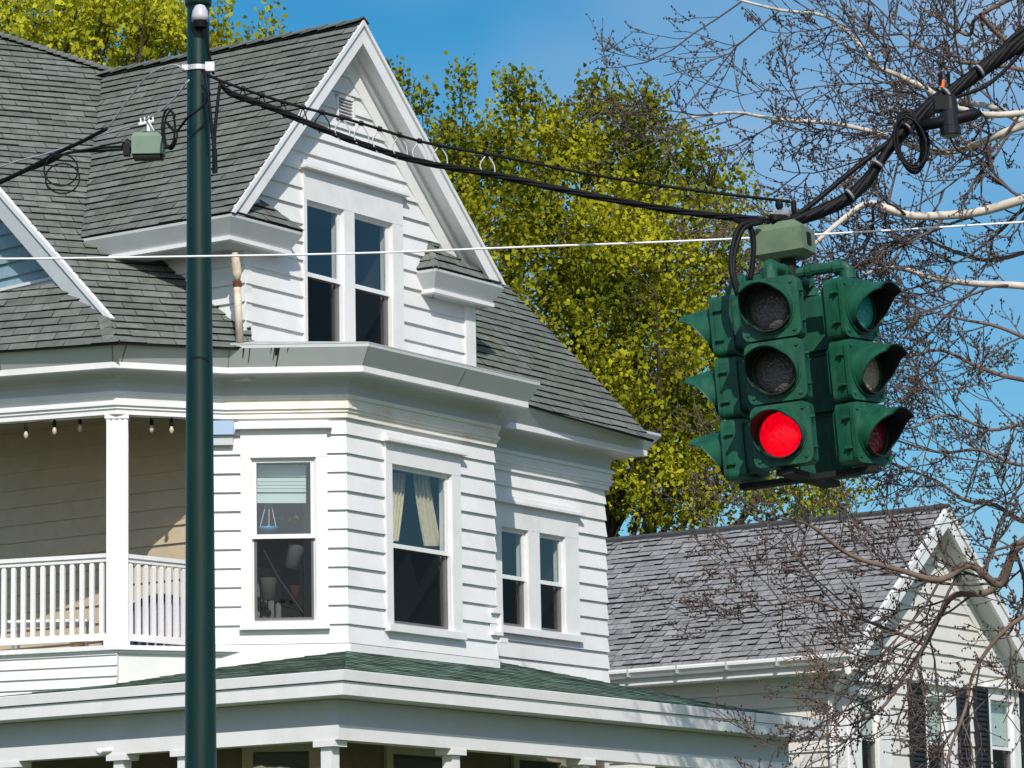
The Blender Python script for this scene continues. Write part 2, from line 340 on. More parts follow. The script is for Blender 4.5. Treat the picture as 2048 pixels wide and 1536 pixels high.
# ------------------------------------------------------------------ shingles
SHL = {}
def roof(thing, name, pts, d, shm, expo=.125, width=.305, thick=.017, tabgap=.006, under=.022, matname=None, jit=.0, keep=None, lam=False):
    """roof slope from a planar 3D polygon; d = eave direction. Shingles are collected for their thing."""
    pts = [V(p) for p in pts]; n = V((0, 0, 0))
    for i in range(len(pts)): n += pts[i].cross(pts[(i+1) % len(pts)])
    n.normalize(); n = -n if n.z < 0 else n
    d = (V(d) - n*V(d).dot(n)).normalized(); s = n.cross(d); s = -s if s.z < 0 else s
    if d.cross(s).dot(n) < 0: d = -d
    o = pts[0]; P2 = [((p-o).dot(d), (p-o).dot(s)) for p in pts]
    if area2(P2) < 0: P2 = P2[::-1]
    W = lambda u, v, h=0: o + d*u + s*v + n*h
    mb = MB(); mb.prism([W(u, v, -under) for u, v in P2], n*(under-.002)); R_ = mb.build(name, BLACKROOF, thing)
    v0 = min(p[1] for p in P2); v1 = max(p[1] for p in P2); k = 0; lst = SHL.setdefault(thing, [])
    while v0 < v1:
        band = rectclip(P2, -99, 99, v0, v0+expo)
        if len(band) >= 3:
            ua = min(p[0] for p in band); ub = max(p[0] for p in band)
            u = math.floor(ua/width)*width + (k % 2)*width/2 - width + random.uniform(-.03, .03)
            while u < ub:
                ww = width*(1+random.uniform(-jit, jit)); q = rectclip(band, u+tabgap/2, u+ww-tabgap/2, v0, v0+expo)
                if len(q) >= 3 and abs(area2(q)) > 4e-4:
                    if area2(q) < 0: q = q[::-1]
                    th = thick*(random.choice((.3, .4, .8, 1.1)) if lam else random.uniform(.7, 1.3)); dz = random.uniform(-.006, .006)*(expo/.125)
                    top = [W(a, b + (dz if b < v0+1e-4 else 0), .002 + th*(1-(b-v0)/expo)) for a, b in q]; bot = [W(a, b, -.001) for a, b in q]
                    pa = [proj(x) for x in top]; vis = abs(area2(pa))
                    cx = sum(x[0] for x in pa)/len(pa); cy = sum(x[1] for x in pa)/len(pa)
                    if not (-30 < cx < 2078 and -30 < cy < 1566): vis = 0
                    if keep and not keep(cx, cy): vis *= .001
                    lst.append((vis, bot, top, min(1, max(0, random.gauss(.5, .25))), R_, shm))
                u += ww
        v0 += expo; k += 1
    return R_
def flush_shingles(thing, limit=300):
    lst = sorted(SHL[thing], key=lambda x: -x[0]); rest = {}
    for i, (vis, bot, top, t, R_, m_) in enumerate(lst):
        mb = MB() if i < limit else rest.setdefault(m_, MB()); n = len(top); mb.ct = t
        mb.cm = 0; mb.add(bot + top, [list(range(n, 2*n))]); k0 = len(mb.v) - 2*n; mb.cm = 1
        for a in range(n): mb.f.append([k0+a, k0+(a+1) % n, k0+n+(a+1) % n, k0+n+a]); mb.mi.append(1); mb.t.append(t)
        if i < limit: mb.build('shingle', [m_, EDGE], R_, tint=True)
    mats = list(rest); big = MB()
    for k, m_ in enumerate(mats):
        b = rest[m_]; n = len(big.v); big.v += b.v; big.f += [[n+i for i in f] for f in b.f]; big.t += b.t; big.mi += [k*2+x for x in b.mi]
    if big.v: big.build('shingles', [x for m_ in mats for x in (m_, EDGE)], thing, kind='stuff', tint=True)
def sweep(path_pts, angs, prof, zref):
    """mitred sweep: path of plan points, face angle for each run, profile [(outward, dz)] -> list of runs' section points"""
    n = len(path_pts); secs = []
    for i, P in enumerate(path_pts):
        if i == 0: m_ = NOR(angs[0])
        elif i == n-1: m_ = NOR(angs[-1])
        else:
            a, b = NOR(angs[i-1]), NOR(angs[i]); m_ = (a+b); m_ = m_ / m_.dot(a)
        secs.append([V((P.x, P.y, zref)) + m_*o + Z*dz for o, dz in prof])
    return secs
def run_mesh(A, B, closed=True):
    mb = MB(); n = len(A); mb.add(A+B, [(i, n+i, n+(i+1) % n, (i+1) % n) for i in range(n if closed else n-1)])
    if closed: mb.add(A, [list(range(n))]); mb.add(B, [list(range(n-1, -1, -1))])
    return mb
# ================================================================== THE SETTING
def struct(o): o['kind'] = 'structure'; return o
g = MB(); g.poly([(-1500, -1500, 0), (1500, -1500, 0), (1500, 1500, 0), (-1500, 1500, 0)]); struct(g.build('ground', GRASS))
g = MB(); g.poly([(-300, -9, .004), (300, -9, .004), (300, 20.5, .004), (-300, 20.5, .004)]); struct(g.build('road', ASPH))
g = MB(); g.box(-300, 300, 20.5, 20.7, 0, .13); struct(g.build('kerb', CONC))
g = MB(); g.box(-300, 300, 20.7, 23.4, 0, .12); struct(g.build('pavement', CONC))
for k in range(-12, 13):
    g = MB(); g.poly([(k*6-1.5, 5.2, .008), (k*6+1.5, 5.2, .008), (k*6+1.5, 5.32, .008), (k*6-1.5, 5.32, .008)]); struct(g.build('road_marking', PAINT))
# ================================================================== THE HOUSE
P0 = atY(692, 1060, 36.0)
H = empty('house', (P0.x, P0.y, 0), 'large white clapboard house with gabled dormer, balcony and dark shingle roofs behind the green pole', 'house')
nB, nC = NOR(tB), NOR(tC)
frC = Fr(P0, tC); frB = Fr(P0, tB); frW = Fr(P0 - nB*.9, tB); frG = Fr(P0 - nB*.7, tB)
uBR = frB.px(987, 1100)[0]; PBR = frB.p(uBR, 0); frR = Fr(PBR, 101)
uCL = frC.px(426, 1000)[0]; A0 = frC.p(uCL, 0); A0 = A0 - NOR(tA)*.55; frA = Fr(A0, tA)
uWR = frW.px(1212, 1200)[0]; PWR = frW.p(uWR, 0)
zbase = frB.px(692, 1302)[1]
zc0 = frC.px(450, 1251.6)[1]; EX = (frC.px(450, 909.9)[1] - zc0)/9
mit = nB + nC; mit = mit/mit.dot(nB)
K0 = P0 + mit*.35; zl = onp(722, 738, K0, nC).z; zt = zl + .235
# --- cornice lines
Wi = frC.p(frC.px(447, 800)[0], 0); frD = Fr(Wi, tD); uD1 = frD.px(233, 800)[0]; W1 = frD.p(uD1, 0)
frD = Fr(W1, tD); frE = Fr(W1, tE); We = frE.p(-2.6, 0)
path = [We, W1, Wi, P0, PBR, PBR + DIR(101)*1.3]; angs = [tE, tD, tC, tB, 101]
P_f = [(-.3, .235), (.50, .235), (.50, .205), (.365, .015), (.375, .0), (.375, -.028), (.34, -.034), (.17, -.034), (-.3, -.034)]
P_cv = [(.17, -.034), (.13, -.05), (.09, -.085), (.067, -.13), (.058, -.18), (.058, -.212), (-.1, -.212), (-.1, -.034)]
P_ar = [(-.1, -.212), (.095, -.212), (.095, -.25), (.072, -.255), (.066, -.325), (.09, -.33), (.09, -.352), (.068, -.358), (.068, -.384), (.05, -.39), (.05, -.44), (-.1, -.44)]
sf, sc, sa = (sweep(path, angs, p, zl) for p in (P_f, P_cv, P_ar))
for i in range(len(angs)):
    c = run_mesh(sf[i], sf[i+1]).build('cornice', CORN, H)
    run_mesh(sc[i], sc[i+1]).build('cove', CORN, c)
    run_mesh(sa[i], sa[i+1]).build('architrave', ARCH if i in (2, 3) else TRIM, c)
    if i < 4:                                                   # white drip lip under each fascia
        q = [(.352, .034), (.379, .030), (.379, -.030), (.345, -.037)]; s_ = sweep(path, angs, q, zl); run_mesh(s_[i], s_[i+1]).build('drip_edge', TRIM, c)
# seams and tar drips on the fascia metal
def fpt(i, f, g_, out=.004, secs=None, an=None):
    A, B = (secs or sf)[i], (secs or sf)[i+1]; t = A[2].lerp(B[2], f); b = A[3].lerp(B[3], f); n_ = NOR((an or angs)[i]); return t.lerp(b, g_) + n_*out - Z*out*.7
def mark(i, f0, f1, wd, m_, nm, secs=None, an=None, g0=0, g1=1):
    mb = MB(); P = [fpt(i, f0-wd, g0, secs=secs, an=an), fpt(i, f0+wd, g0, secs=secs, an=an), fpt(i, f1+wd*.6, g1, secs=secs, an=an), fpt(i, f1-wd*.6, g1, secs=secs, an=an)]; mb.prism(P, NOR((an or angs)[i])*-.006); mb.build(nm, m_, H)
SEAM = mat('fascia_seam', (.22, .20, .16), .8); TAR = mat('tar', (.02, .02, .02), .5)
mark(1, .12, .06, .007, SEAM, 'fascia_seam'); mark(1, .82, .78, .003, SEAM, 'fascia_seam'); mark(3, .55, .55, .0015, SEAM, 'fascia_seam'); mark(0, .55, .55, .002, SEAM, 'fascia_seam')
for f, wd, e in ((.10, .006, .45), (.145, .004, .7), (.34, .012, .35), (.355, .006, .95), (.325, .004, .6), (.30, .003, .25), (.42, .003, .2)): mark(2, f, f, wd, TAR, 'tar_drip', g1=e)
for i in range(4):                                              # dark joint at each mitre of the fascia
    if i < 3:
        for g0_ in (0,): mark(i, .997, .997, .0025, SEAM, 'mitre_joint')
# wing cornice
pw = [frW.p(.6, 0), PWR, PWR + DIR(146)*2.5]; aw = [tB, 146]
for i in range(2):
    c = None
    for nm, pr, mm in (('cornice', P_f, CORN), ('cove', P_cv, CORN), ('architrave', P_ar, TRIM), ('drip_edge', [(.352, .034), (.379, .030), (.379, -.030), (.345, -.037)], TRIM)):
        s_ = sweep(pw, aw, pr, zl); o_ = run_mesh(s_[i], s_[i+1]).build(nm, mm, c or H); c = c or o_
# --- windows and walls of the bay
def uz(fr, x0, y0, x1, y1): a = fr.px(x0, y0); b = fr.px(x1, y1); return a[0], b[0], min(a[1], b[1]), max(a[1], b[1])
# left bay window
cu0, cu1 = frC.px(482, 1060)[0], frC.px(656, 1060)[0]; ou0, ou1 = frC.px(502, 1060)[0], frC.px(633, 1060)[0]
oz1, oz0 = frC.px(565, 916)[1], frC.px(565, 1246)[1]; cz1 = frC.px(565, 860)[1]; czk = frC.px(565, 1073)[1]
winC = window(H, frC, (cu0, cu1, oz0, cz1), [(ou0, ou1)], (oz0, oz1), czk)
holeC = (cu0, cu1, oz0-.06, cz1)
ztop = zl - .2
clad(H, 'bay_wall', frC, [(uCL, zbase), (.012, zbase), (.012, ztop), (uCL, ztop)], zc0, EX, [holeC])
# right bay window
bu0, bu1 = frB.px(766, 1060)[0], frB.px(916, 1060)[0]; pu0, pu1 = frB.px(779, 1060)[0], frB.px(899, 1060)[0]
pz1, pz0 = frB.px(779, 928)[1], frB.px(779, 1250)[1]; bz1 = frB.px(766, 884)[1]; bzk = frB.px(779, 1090)[1]
winB = window(H, frB, (bu0, bu1, pz0, bz1), [(pu0, pu1)], (pz0, pz1), bzk)
clad(H, 'bay_wall', frB, [(-.012, zbase), (uBR+.012, zbase), (uBR+.012, ztop), (-.012, ztop)], zc0, EX, [(bu0, bu1, pz0-.06, bz1)])
clad(H, 'bay_wall', frR, [(-.012, zbase), (1.28, zbase), (1.28, ztop), (-.012, ztop)], zc0, EX, [])
for fr, a, b in ((frC, uCL, .033), (frB, -.02, uBR+.03)):       # white base board of the bay
    mb = MB(); fr.box(mb, a, b, zbase-.25, zbase+.075, -.09, .040); mb.build('base_board', TRIM, H)
# wing wall with paired window
wu0, wu1 = frW.px(982, 1150)[0], frW.px(1152, 1150)[0]; o1 = frW.px(998, 1150)[0], frW.px(1052, 1150)[0]; o2 = frW.px(1074, 1150)[0], frW.px(1126, 1150)[0]
wz1 = frW.px(1074, 1066)[1]; wz0 = frW.px(1074, 1263)[1]; wc1 = frW.px(1074, 1020)[1]; wzk = frW.px(1074, 1163)[1]
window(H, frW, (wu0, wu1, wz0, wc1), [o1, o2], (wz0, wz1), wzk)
zwl = zbase - .3
clad(H, 'side_wall', frW, [(.6, zwl), (uWR, zwl), (uWR, ztop), (.6, ztop)], zc0, EX, [(wu0, wu1, wz0-.06, wc1)])
frWR = Fr(PWR, 146); clad(H, 'end_wall', frWR, [(0, 0), (5, 0), (5, ztop), (0, ztop)], zc0, EX, [], boards=False)
# tan balcony wall
uAe = frA.px(418, 1000)[0]
clad(H, 'balcony_wall', frA, [(-5, zbase-.4), (uAe, zbase-.4), (uAe, zl-.2), (-5, zl-.2)], zc0+.02, EX*.98, [], m=TAN, lip=.026)
# lower walls behind the porch
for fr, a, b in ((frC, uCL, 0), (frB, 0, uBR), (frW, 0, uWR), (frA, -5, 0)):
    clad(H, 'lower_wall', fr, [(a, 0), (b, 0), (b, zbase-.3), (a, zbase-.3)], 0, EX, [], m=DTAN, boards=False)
def low_window(fr, x0, x1, y):
    a, z1 = fr.px(x0, y, .03); b = fr.px(x1, y, .03)[0]
    mb = MB(); fr.box(mb, a, a+.11, z1-1.7, z1, 0, .04); fr.box(mb, b-.11, b, z1-1.7, z1, 0, .04); fr.box(mb, a+.11, b-.11, z1-.1, z1, 0, .042); fr.box(mb, a+.11, b-.11, z1-1.8, z1-1.7, 0, .06)
    wn = mb.build('window', TANTRIM, H)
    mb = MB(); fr.box(mb, a+.11, b-.11, z1-1.7, z1-.1, .006, .012); mb.build('pane', GLASS, wn)
    k = MB()
    for i in range(26): fr.box(k, a+.12, b-.12, z1-.13-i*.06, z1-.09-i*.06, .001, .005)
    k.build('blind', mat('drawn_blind', (.16, .15, .11), .8), wn)
low_window(frC, 484, 640, 1484); low_window(frB, 772, 902, 1486); low_window(frW, 1026, 1132, 1500)
# --- roofs over the balcony
K1 = sf[1][1]                                                   # top outer edge at the post corner
pR = rad(43.5); nR = NOR(tD)*math.sin(pR) + Z*math.cos(pR)
def onR(x, y): return onp(x, y, K1, nR)
fG = P0 - nB*.42                                                 # front plane of the dormer's rake
G3, L3, R3 = onp(725, 42, fG, nB), onp(462, 428, fG, nB), onp(1008, 568, fG, nB)
zr = (L3.z + R3.z)/2; L3.z = zr; R3.z = zr
aA = DIR(tA)
def line_plane(p, d, q, n): return p + d*((q-p).dot(n)/d.dot(n))
Vt = line_plane(G3, -aA, K1 + nR*.02, nR); V2 = line_plane(L3, -aA, K1 + nR*.02, nR)
if (Vt-G3).dot(aA) > 0: Vt = G3 - aA*4
rR = roof(H, 'roof', [onR(x, y) for x, y in ((240, 686), (505, 698), (500, 640), (470, 560), (330, 360), (200, 167), (250, 148), (0, 70), (-80, 44), (-80, 292), (0, 385), (216, 632))], DIR(tD), SHG)
Hp = onR(216, 632)
nP = DIR(tE).cross(Hp - K1).normalized(); nP = -nP if nP.z < 0 else nP
roof(H, 'roof', [onp(x, y, K1, nP) for x, y in ((240, 686), (216, 632), (150, 560), (-80, 600), (-80, 708))], DIR(tE), SHG)
# hip caps over the post corner, ridge caps
def caps(a, b, wd, n, nm='ridge_cap', m_=SHG, lift=.015):
    a, b = V(a), V(b); d = (b-a); s = d.cross(Z).normalized()*wd; dn = Z
    for i in range(n):
        p, q = a + d*(i/n), a + d*((i+1.25)/n); mb = MB(); mb.ct = random.uniform(.2, .8); h0, h1 = lift+.02, lift
        for (e0, e1) in ((s, V()), (V(), -s)):
            dr = lambda v: -.55*wd if v.length > 0 else 0
            pts = [p+e0+Z*(h0+dr(e0)), p+e1+Z*(h0+dr(e1)), q+e1+Z*(h1+dr(e1)), q+e0+Z*(h1+dr(e0))]; mb.prism(pts, -Z*.012)
        mb.build(nm, m_, H, tint=True)
caps(K1 + (Hp-K1)*-.02, Hp, .10, 4)
caps(onR(246, 150), onR(-80, 44), .11, 22, lift=.03)
# dormer slopes
roof(H, 'dormer_roof', [G3, L3, V2, Vt], aA, SHG)
bk = R3 - aA*3.5
roof(H, 'dormer_roof', [G3, R3, bk, G3 - aA*4.2], aA, SHG, expo=.3, width=.9)
caps(G3 + aA*.02, Vt, .10, 15, lift=.03)
# right slope of the main roof
TS = sweep(pw, aw, P_f, zl)[1][1]; pS = rad(50); nS = nB*math.sin(pS) + Z*math.cos(pS)
def onS(x, y): return onp(x, y, TS, nS)
e_r, t_r = onS(1307, 882), onS(1010, 568); top_r = t_r + (t_r - e_r)*1.0; sl = DIR(tB)*-4.2
roof(H, 'roof', [e_r, top_r, top_r + sl, onS(905, 768)], DIR(tB), SHG)
# flat metal roof of the bay
mb = MB(); e = [s_[1] for s_ in sf]; zz = Z*.004
mb.prism([e[2]+zz, e[3]+zz, e[4]+zz, e[5]+zz+Z*.02, frG.p(uBR+.5, zt+.06), frG.p(-.9, zt+.06)], Z*.012); mb.build('bay_roof', mat('painted_bay_roof', (.42, .43, .43), .6, var=.1), H)
# --- dormer front
ul, ug, ur = [(q - frG.o).dot(frG.d) for q in (L3, G3, R3)]; zg = G3.z
gL, gR = frG.px(489, 640)[0], frG.px(941, 690)[0]
du0, du1 = frG.px(602, 520)[0], frG.px(800, 520)[0]; d1 = frG.px(608, 520)[0], frG.px(683, 520)[0]; d2 = frG.px(703, 520)[0], frG.px(780, 520)[0]
dz1 = frG.px(608, 400)[1]; dcz = frG.px(603, 338)[1]; dz0 = zt + .10; dzk = frG.px(610, 547)[1]
window(H, frG, (du0, du1, dz0-.02, dcz), [d1, d2], (dz0, dz1), dzk, sill=False)
sl_l = (zg-zr)/(ug-ul); sl_r = (zg-zr)/(ur-ug); off = .06
def zroof(u): return zg - (ug-u)*sl_l if u < ug else zg - (u-ug)*sl_r
vu0, vu1 = frG.px(668, 215)[0], frG.px(704, 225)[0]; vz1, vz0 = frG.px(668, 188)[1], frG.px(668, 238)[1]
zdb = zt - .1
clad(H, 'dormer_wall', frG, [(gL, zdb), (gR, zdb), (gR, zroof(gR)-off), (ug, zg-off*2), (gL, zroof(gL)-off)], zdb+.02, EX, [(du0, du1, dz0-.08, dcz), (vu0, vu1, vz0, vz1)])
for s_, (ue, slp) in ((-1, (ul, sl_l)), (1, (ur, sl_r))):
    L_ = math.hypot(1, slp); pu, pz = (slp/L_, -1/L_) if s_ < 0 else (-slp/L_, -1/L_)       # inward perpendicular
    a, b = (ug, zg), (ue, zr)
    def strip(o0, o1, w0, w1, nm, m_, ext=0.0):
        def pt(c, o, w):                                           # keep the mitre at the peak plumb
            if c is a: return frG.p(ug, zg - o*L_, w)
            k = -pz*o/((zg-zr)/math.hypot(ug-ue, zg-zr)) if o > 0 else 0; q = math.hypot(ug-ue, zg-zr)
            return frG.p(c[0] + pu*o + (ug-ue)/q*k, c[1] + pz*o + (zg-zr)/q*k, w)
        P = [pt(a, o0, w1), pt(a, o1, w1), pt(b, o1, w1), pt(b, o0, w1)]
        mb = MB(); mb.prism(P, -frG.n*(w1-w0)); return mb.build(nm, m_, H)
    rk = strip(-.005, .035, .26, .305, 'rake_trim', TRIM)
    strip(.036, .17, .24, .278, 'rake_board', TRIM)
    strip(.10, .125, .05, .24, 'rake_soffit', TRIM)
    strip(.126, .17, .036, .09, 'bed_mould', TRIM)
    strip(.15, .34, -.01, .036, 'frieze_board', TRIM)
# louvred vent
v = MB(); t = .03
fr = frG
for (a, b, c, d) in ((vu0, vu0+t, vz0, vz1), (vu1-t, vu1, vz0, vz1), (vu0, vu1, vz1-t, vz1), (vu0, vu1, vz0, vz0+t)): fr.box(v, a, b, c, d, -.08, .045)
vent = v.build('vent', TRIM, H); n = 6
mb = MB(); fr.box(mb, vu0+t, vu1-t, vz0+t, vz1-t, -.08, -.06); mb.build('vent_back', SHUT, vent)
for i in range(n):
    z0 = vz0+t+(vz1-vz0-2*t)*i/n; h = (vz1-vz0-2*t)/n
    mb = MB(); mb.prism([fr.p(vu0+t, z0+h*.12, .035), fr.p(vu0+t, z0+h*.32, .035), fr.p(vu0+t, z0+h*.55, -.055), fr.p(vu0+t, z0+h*.35, -.055)], fr.d*(vu1-vu0-2*t)); mb.build('slat', TRIM, vent)
# dormer corner board, side wall, boxed eave returns
mb = MB(); frG.box(mb, gR-.15, gR+.035, zdb, zroof(gR)-.3, -.05, .05); mb.build('corner_board', TRIM, H)
frS = Fr(frG.p(gL, 0), tA); clad(H, 'dormer_side_wall', frS, [(-3, zt-.3), (.02, zt-.3), (.02, zr+.2), (-3, zr+.2)], zdb+.02, EX, [])
frS2 = Fr(frG.p(gR, 0), 146); clad(H, 'dormer_side_wall', frS2, [(0, zt-.3), (2.5, zt-.3), (2.5, zr+.2), (0, zr+.2)], zdb+.02, EX, [])
P_rt = [(0, 0), (0, -.028), (-.10, -.195), (-.085, -.20), (-.085, -.235), (-.12, -.245), (-.36, -.26), (-.36, 0)]
P_rl = [(-.108, -.19), (-.080, -.197), (-.080, -.238), (-.118, -.248)]
def eave_box(pth, an):
    s_ = sweep(pth, an, P_rt, zr-.01); s2 = sweep(pth, an, P_rl, zr-.01)
    if pth[0] is V2:                                            # scribe the end to the slope it dies into
        for q in (s_, s2): q[0] = [line_plane(p, aA, K1 - nR*.01, nR) for p in q[0]]
    for i in range(len(an)):
        o_ = run_mesh(s_[i], s_[i+1]).build('eave_box', CORN, H); run_mesh(s2[i], s2[i+1]).build('drip_edge', TRIM, o_)
lE = frG.p(frG.px(606, 464, .28)[0], zr, .28); rE = frG.p(frG.px(872, 531, .28)[0], zr, .28)
eave_box([V2, L3, lE, lE - nB*.28], [tA, tB, 146])
eave_box([rE - nB*.28, rE, R3, R3 - nB*2.5], [tA, tB, 146])
apL = frG.p(frG.px(522, 404)[0], frG.px(522, 404)[1], .02); apR = frG.p(frG.px(857, 487)[0], frG.px(857, 487)[1], .02)
roof(H, 'return_roof', [L3 + Z*.004, lE + Z*.004, apL], DIR(tB), SHG, under=.02)
roof(H, 'return_roof', [rE + Z*.004, R3 + Z*.004, apR], DIR(tB), SHG, under=.02)
for ap, e1, e2 in ((apL, lE, lE - nB*.28), (apR, rE - nB*.28, rE)): roof(H, 'return_roof', [e1 + Z*.004, e2 + Z*.004, ap], aA, SHG, under=.02)
for ap, e in ((apL, lE), (apR, rE)): caps(e, ap, .035, 3, 'hip_cap', lift=.008)
# drain pipe at the dormer's corner
def gp(x, y, w=.12): return onp(x, y, frG.p(0, 0, w), nB)
mb = MB(); mb.tube([gp(469, 505), gp(471, 520), gp(474, 545), gp(474, 562)], [.03, .045, .05, .03], 10); dp = mb.build('drain_pipe', RUST, H, smooth=True)
mb = MB(); mb.tube([gp(474, 566), gp(480, 690)], [.038, .04], 10); mb.build('pipe', RUST, dp, smooth=True)
mb = MB(); mb.tube([gp(474, 562), gp(475, 574)], .045, 10); mb.build('collar', mat('rust', (.12, .04, .02), .9), dp)
# --- left gable
tGb = -43; fH = Fr(Hp, tGb); Gp = onR(-80, 292); Gp2 = V((Gp.x, Gp.y, Gp.z))
frK = Fr(Hp - NOR(tGb)*.30, tGb)
def uR_(z, off=-.10): return ((K1 - frK.p(0, z)).dot(nR) + off)/frK.d.dot(nR)
gw = [frK.px(x, y) for x, y in ((-90, 640), (170, 600), (205, 618), (-90, 285))]
zgb = frK.px(0, 600)[1]
clad(H, 'gable_wall', frK, [(gw[0][0], zgb-.3), (uR_(zgb-.3), zgb-.3), (uR_(gw[3][1]), gw[3][1]), (gw[0][0], gw[3][1])], frK.px(0, 560)[1], .155, [], m=GABLE)
mb = MB(); frK.box(mb, gw[0][0], uR_(zgb+.1)-.03, zgb-.02, zgb+.07, -.05, .05); frK.box(mb, gw[0][0], uR_(zgb+.1)-.03, zgb+.07, zgb+.10, -.05, .08); mb.build('gable_trim', TRIM, H)
rd = (Gp - Hp).normalized(); pe = rd.cross(NOR(tGb)).normalized(); pe = -pe if pe.z > 0 else pe
def rake(o0, o1, w0, w1, nm, m_):
    nn = NOR(tGb); a, b = Hp - rd*.08, Gp
    mb = MB(); mb.prism([a + pe*o0 + nn*w1, b + pe*o0 + nn*w1, b + pe*o1 + nn*w1, a + pe*o1 + nn*w1], -nn*(w1-w0)); return mb.build(nm, m_, H)
rake(-.025, .022, -.03, .03, 'rake_trim', TRIM); rake(.023, .20, -.03, .012, 'rake_board', CORN); rake(.13, .15, -.30, -.031, 'rake_soffit', TRIM)
# --- balcony
zfl = frE.px(120, 1300)[1]
dk = [frE.p(-2.6, 0), W1, frD.p(1.4, 0)]
P_dk = [(.10, 0), (.10, -.045), (.06, -.05), (.06, -.075), (-.2, -.075), (-.2, 0)]
zd = onp(240, 1289, W1 + NOR(tE)*.1, NOR(tE)).z
s_ = sweep(dk, [tE, tD], P_dk, zd)
for i in range(2): run_mesh(s_[i], s_[i+1]).build('balcony_edge', TRIM, H)
mb = MB(); mb.prism([We+Z*(zd-.02)-V((0, 0, We.z)), V((W1.x, W1.y, zd-.02)), V((frD.p(1.4, 0).x, frD.p(1.4, 0).y, zd-.02)), V((A0.x, A0.y, zd-.02))+V((.3, .5, 0)), V((We.x, We.y+3, zd-.02))], -Z*.04); mb.build('balcony_floor', mat('grey_deck_boards', (.35, .34, .33), .8, var=.1), H)
mb = MB(); zs = zl-.2; mb.prism([V((We.x, We.y, zs)), V((W1.x, W1.y, zs)), V((Wi.x, Wi.y, zs)), V((A0.x+.2, A0.y+.3, zs)), V((We.x, We.y+3, zs))], Z*.03); mb.build('balcony_ceiling', mat('brown_ceiling', (.30, .25, .18), .8), H)
frEs = Fr(W1 + NOR(tE)*.03, tE); frDs = Fr(W1 + NOR(tD)*.03, tD)
zsk = frEs.px(100, 1379)[1]
clad(H, 'balcony_skirt', frEs, [(-2.6, zsk-.105), (.0, zsk-.105), (.03, zsk+.09), (.03, zd-.076), (-2.6, zd-.076)], zsk, .105, [], lip=.022)
pk = [frDs.px(x, y) for x, y in ((236, 1400), (380, 1380), (450, 1360), (450, 1296), (238, 1292))]
clad(H, 'balcony_skirt', frDs, pk, pk[0][1], 5, [], lip=.012, boards=False)
# post
pc = V((W1.x, W1.y, 0)) - (NOR(tE)+NOR(tD)).normalized()*.10; zpt = zl - .44
pa, pb = DIR(4), NOR(4); hw = .108
pm = MB(); pm.obox(pc + Z*((zd+zpt)/2), pa*hw*.92, pb*hw*.92, Z*((zpt-zd)/2)); post = pm.build('balcony_post', TRIM, H)
for k in (-.78, -.26, .26, .78):
    for ax, bx in ((pa, pb), (pb, pa)):
        q = MB(); q.obox(pc + ax*hw*k + bx*hw*.96 + Z*((zd+zpt)/2), ax*hw*.17, bx*hw*.07, Z*((zpt-zd)/2-.04)); q.build('flute', TRIM, post)
mb = MB(); mb.obox(pc + Z*(zd+.03), pa*(hw+.02), pb*(hw+.02), Z*.03); mb.build('post_base', TRIM, post)
mb = MB(); mb.obox(pc + Z*(zpt-.02), pa*(hw+.012), pb*(hw+.012), Z*.02); mb.build('post_capital', TRIM, post)
def railing(a, t, L_, ztr, zbr, sp, n0):
    d, nn = DIR(t), NOR(t); a = V((a.x, a.y, 0))
    mb = MB(); mb.obox(a + d*L_/2 + Z*(ztr-.02), d*(abs(L_)/2), nn*.04, Z*.02); mb.obox(a + d*L_/2 + Z*(ztr-.06), d*(abs(L_)/2), nn*.022, Z*.02); R_ = mb.build('railing', TRIM, H)
    mb = MB(); mb.obox(a + d*L_/2 + Z*(zbr+.035), d*(abs(L_)/2), nn*.022, Z*.035); mb.build('bottom_rail', TRIM, R_)
    k = n0
    while k*sp < abs(L_) - .03:
        mb = MB(); c = a + d*(math.copysign(k*sp, L_)); zb_, zt_ = zbr+.07, ztr-.08
        mb.obox(c + Z*((zb_+zt_-.03)/2), d*.024, nn*.016, Z*((zt_-.03-zb_)/2))
        t_ = c + Z*(zt_-.03); mb.hexa([t_-d*.024+nn*.016, t_+d*.024+nn*.016, t_+d*.024-nn*.016, t_-d*.024-nn*.016], [t_-d*.012+nn*.008+Z*.04, t_+d*.012+nn*.008+Z*.04, t_+d*.012-nn*.008+Z*.04, t_-d*.012-nn*.008+Z*.04])
        mb.build('baluster', TRIM, R_); k += 1
    return R_
rl = pc - DIR(tE)*.09 + NOR(tE)*.02
frr = Fr(rl, tE); ztr = frr.px(205, 1108)[1]; zbr = frr.px(205, 1281)[1]
railing(rl, tE, -2.4, ztr, zbr, .1075, .6)
rr_ = pc + DIR(48)*.09
railing(rr_, 48, 2.3, ztr, zbr, .103, .8)
# --- lower porch
E0 = atY(687, 1341, 33.3); zE = E0.z
uPR = ((onp(1648, 1440, E0, nB)) - E0).dot(DIR(tB)); PRt = E0 + DIR(tB)*uPR
pp = [E0 - aA*7, E0, PRt, PRt + DIR(146)*2]; ap_ = [tA, tB, 146]
for i in range(3):
    c = None
    for nm, pr, mm in (('porch_gutter', [(0, .012), (.008, .006), (0, -.085), (-.05, -.09), (-.05, .0)], TRIM), ('fascia', [(-.025, -.095), (-.025, -.218), (-.06, -.224), (-.30, -.224), (-.30, -.095)], TRIM),
                       ('frieze', [(-.30, -.20), (-.30, -.49), (-.42, -.49), (-.42, -.20)], CORN), ('beam', [(-.265, -.472), (-.265, -.61), (-.45, -.61), (-.45, -.472)], TRIM)):
        s_ = sweep(pp, ap_, pr, zE); o_ = run_mesh(s_[i], s_[i+1]).build(nm, mm, c or H); c = c or o_
P0b = V((P0.x, P0.y, zbase))
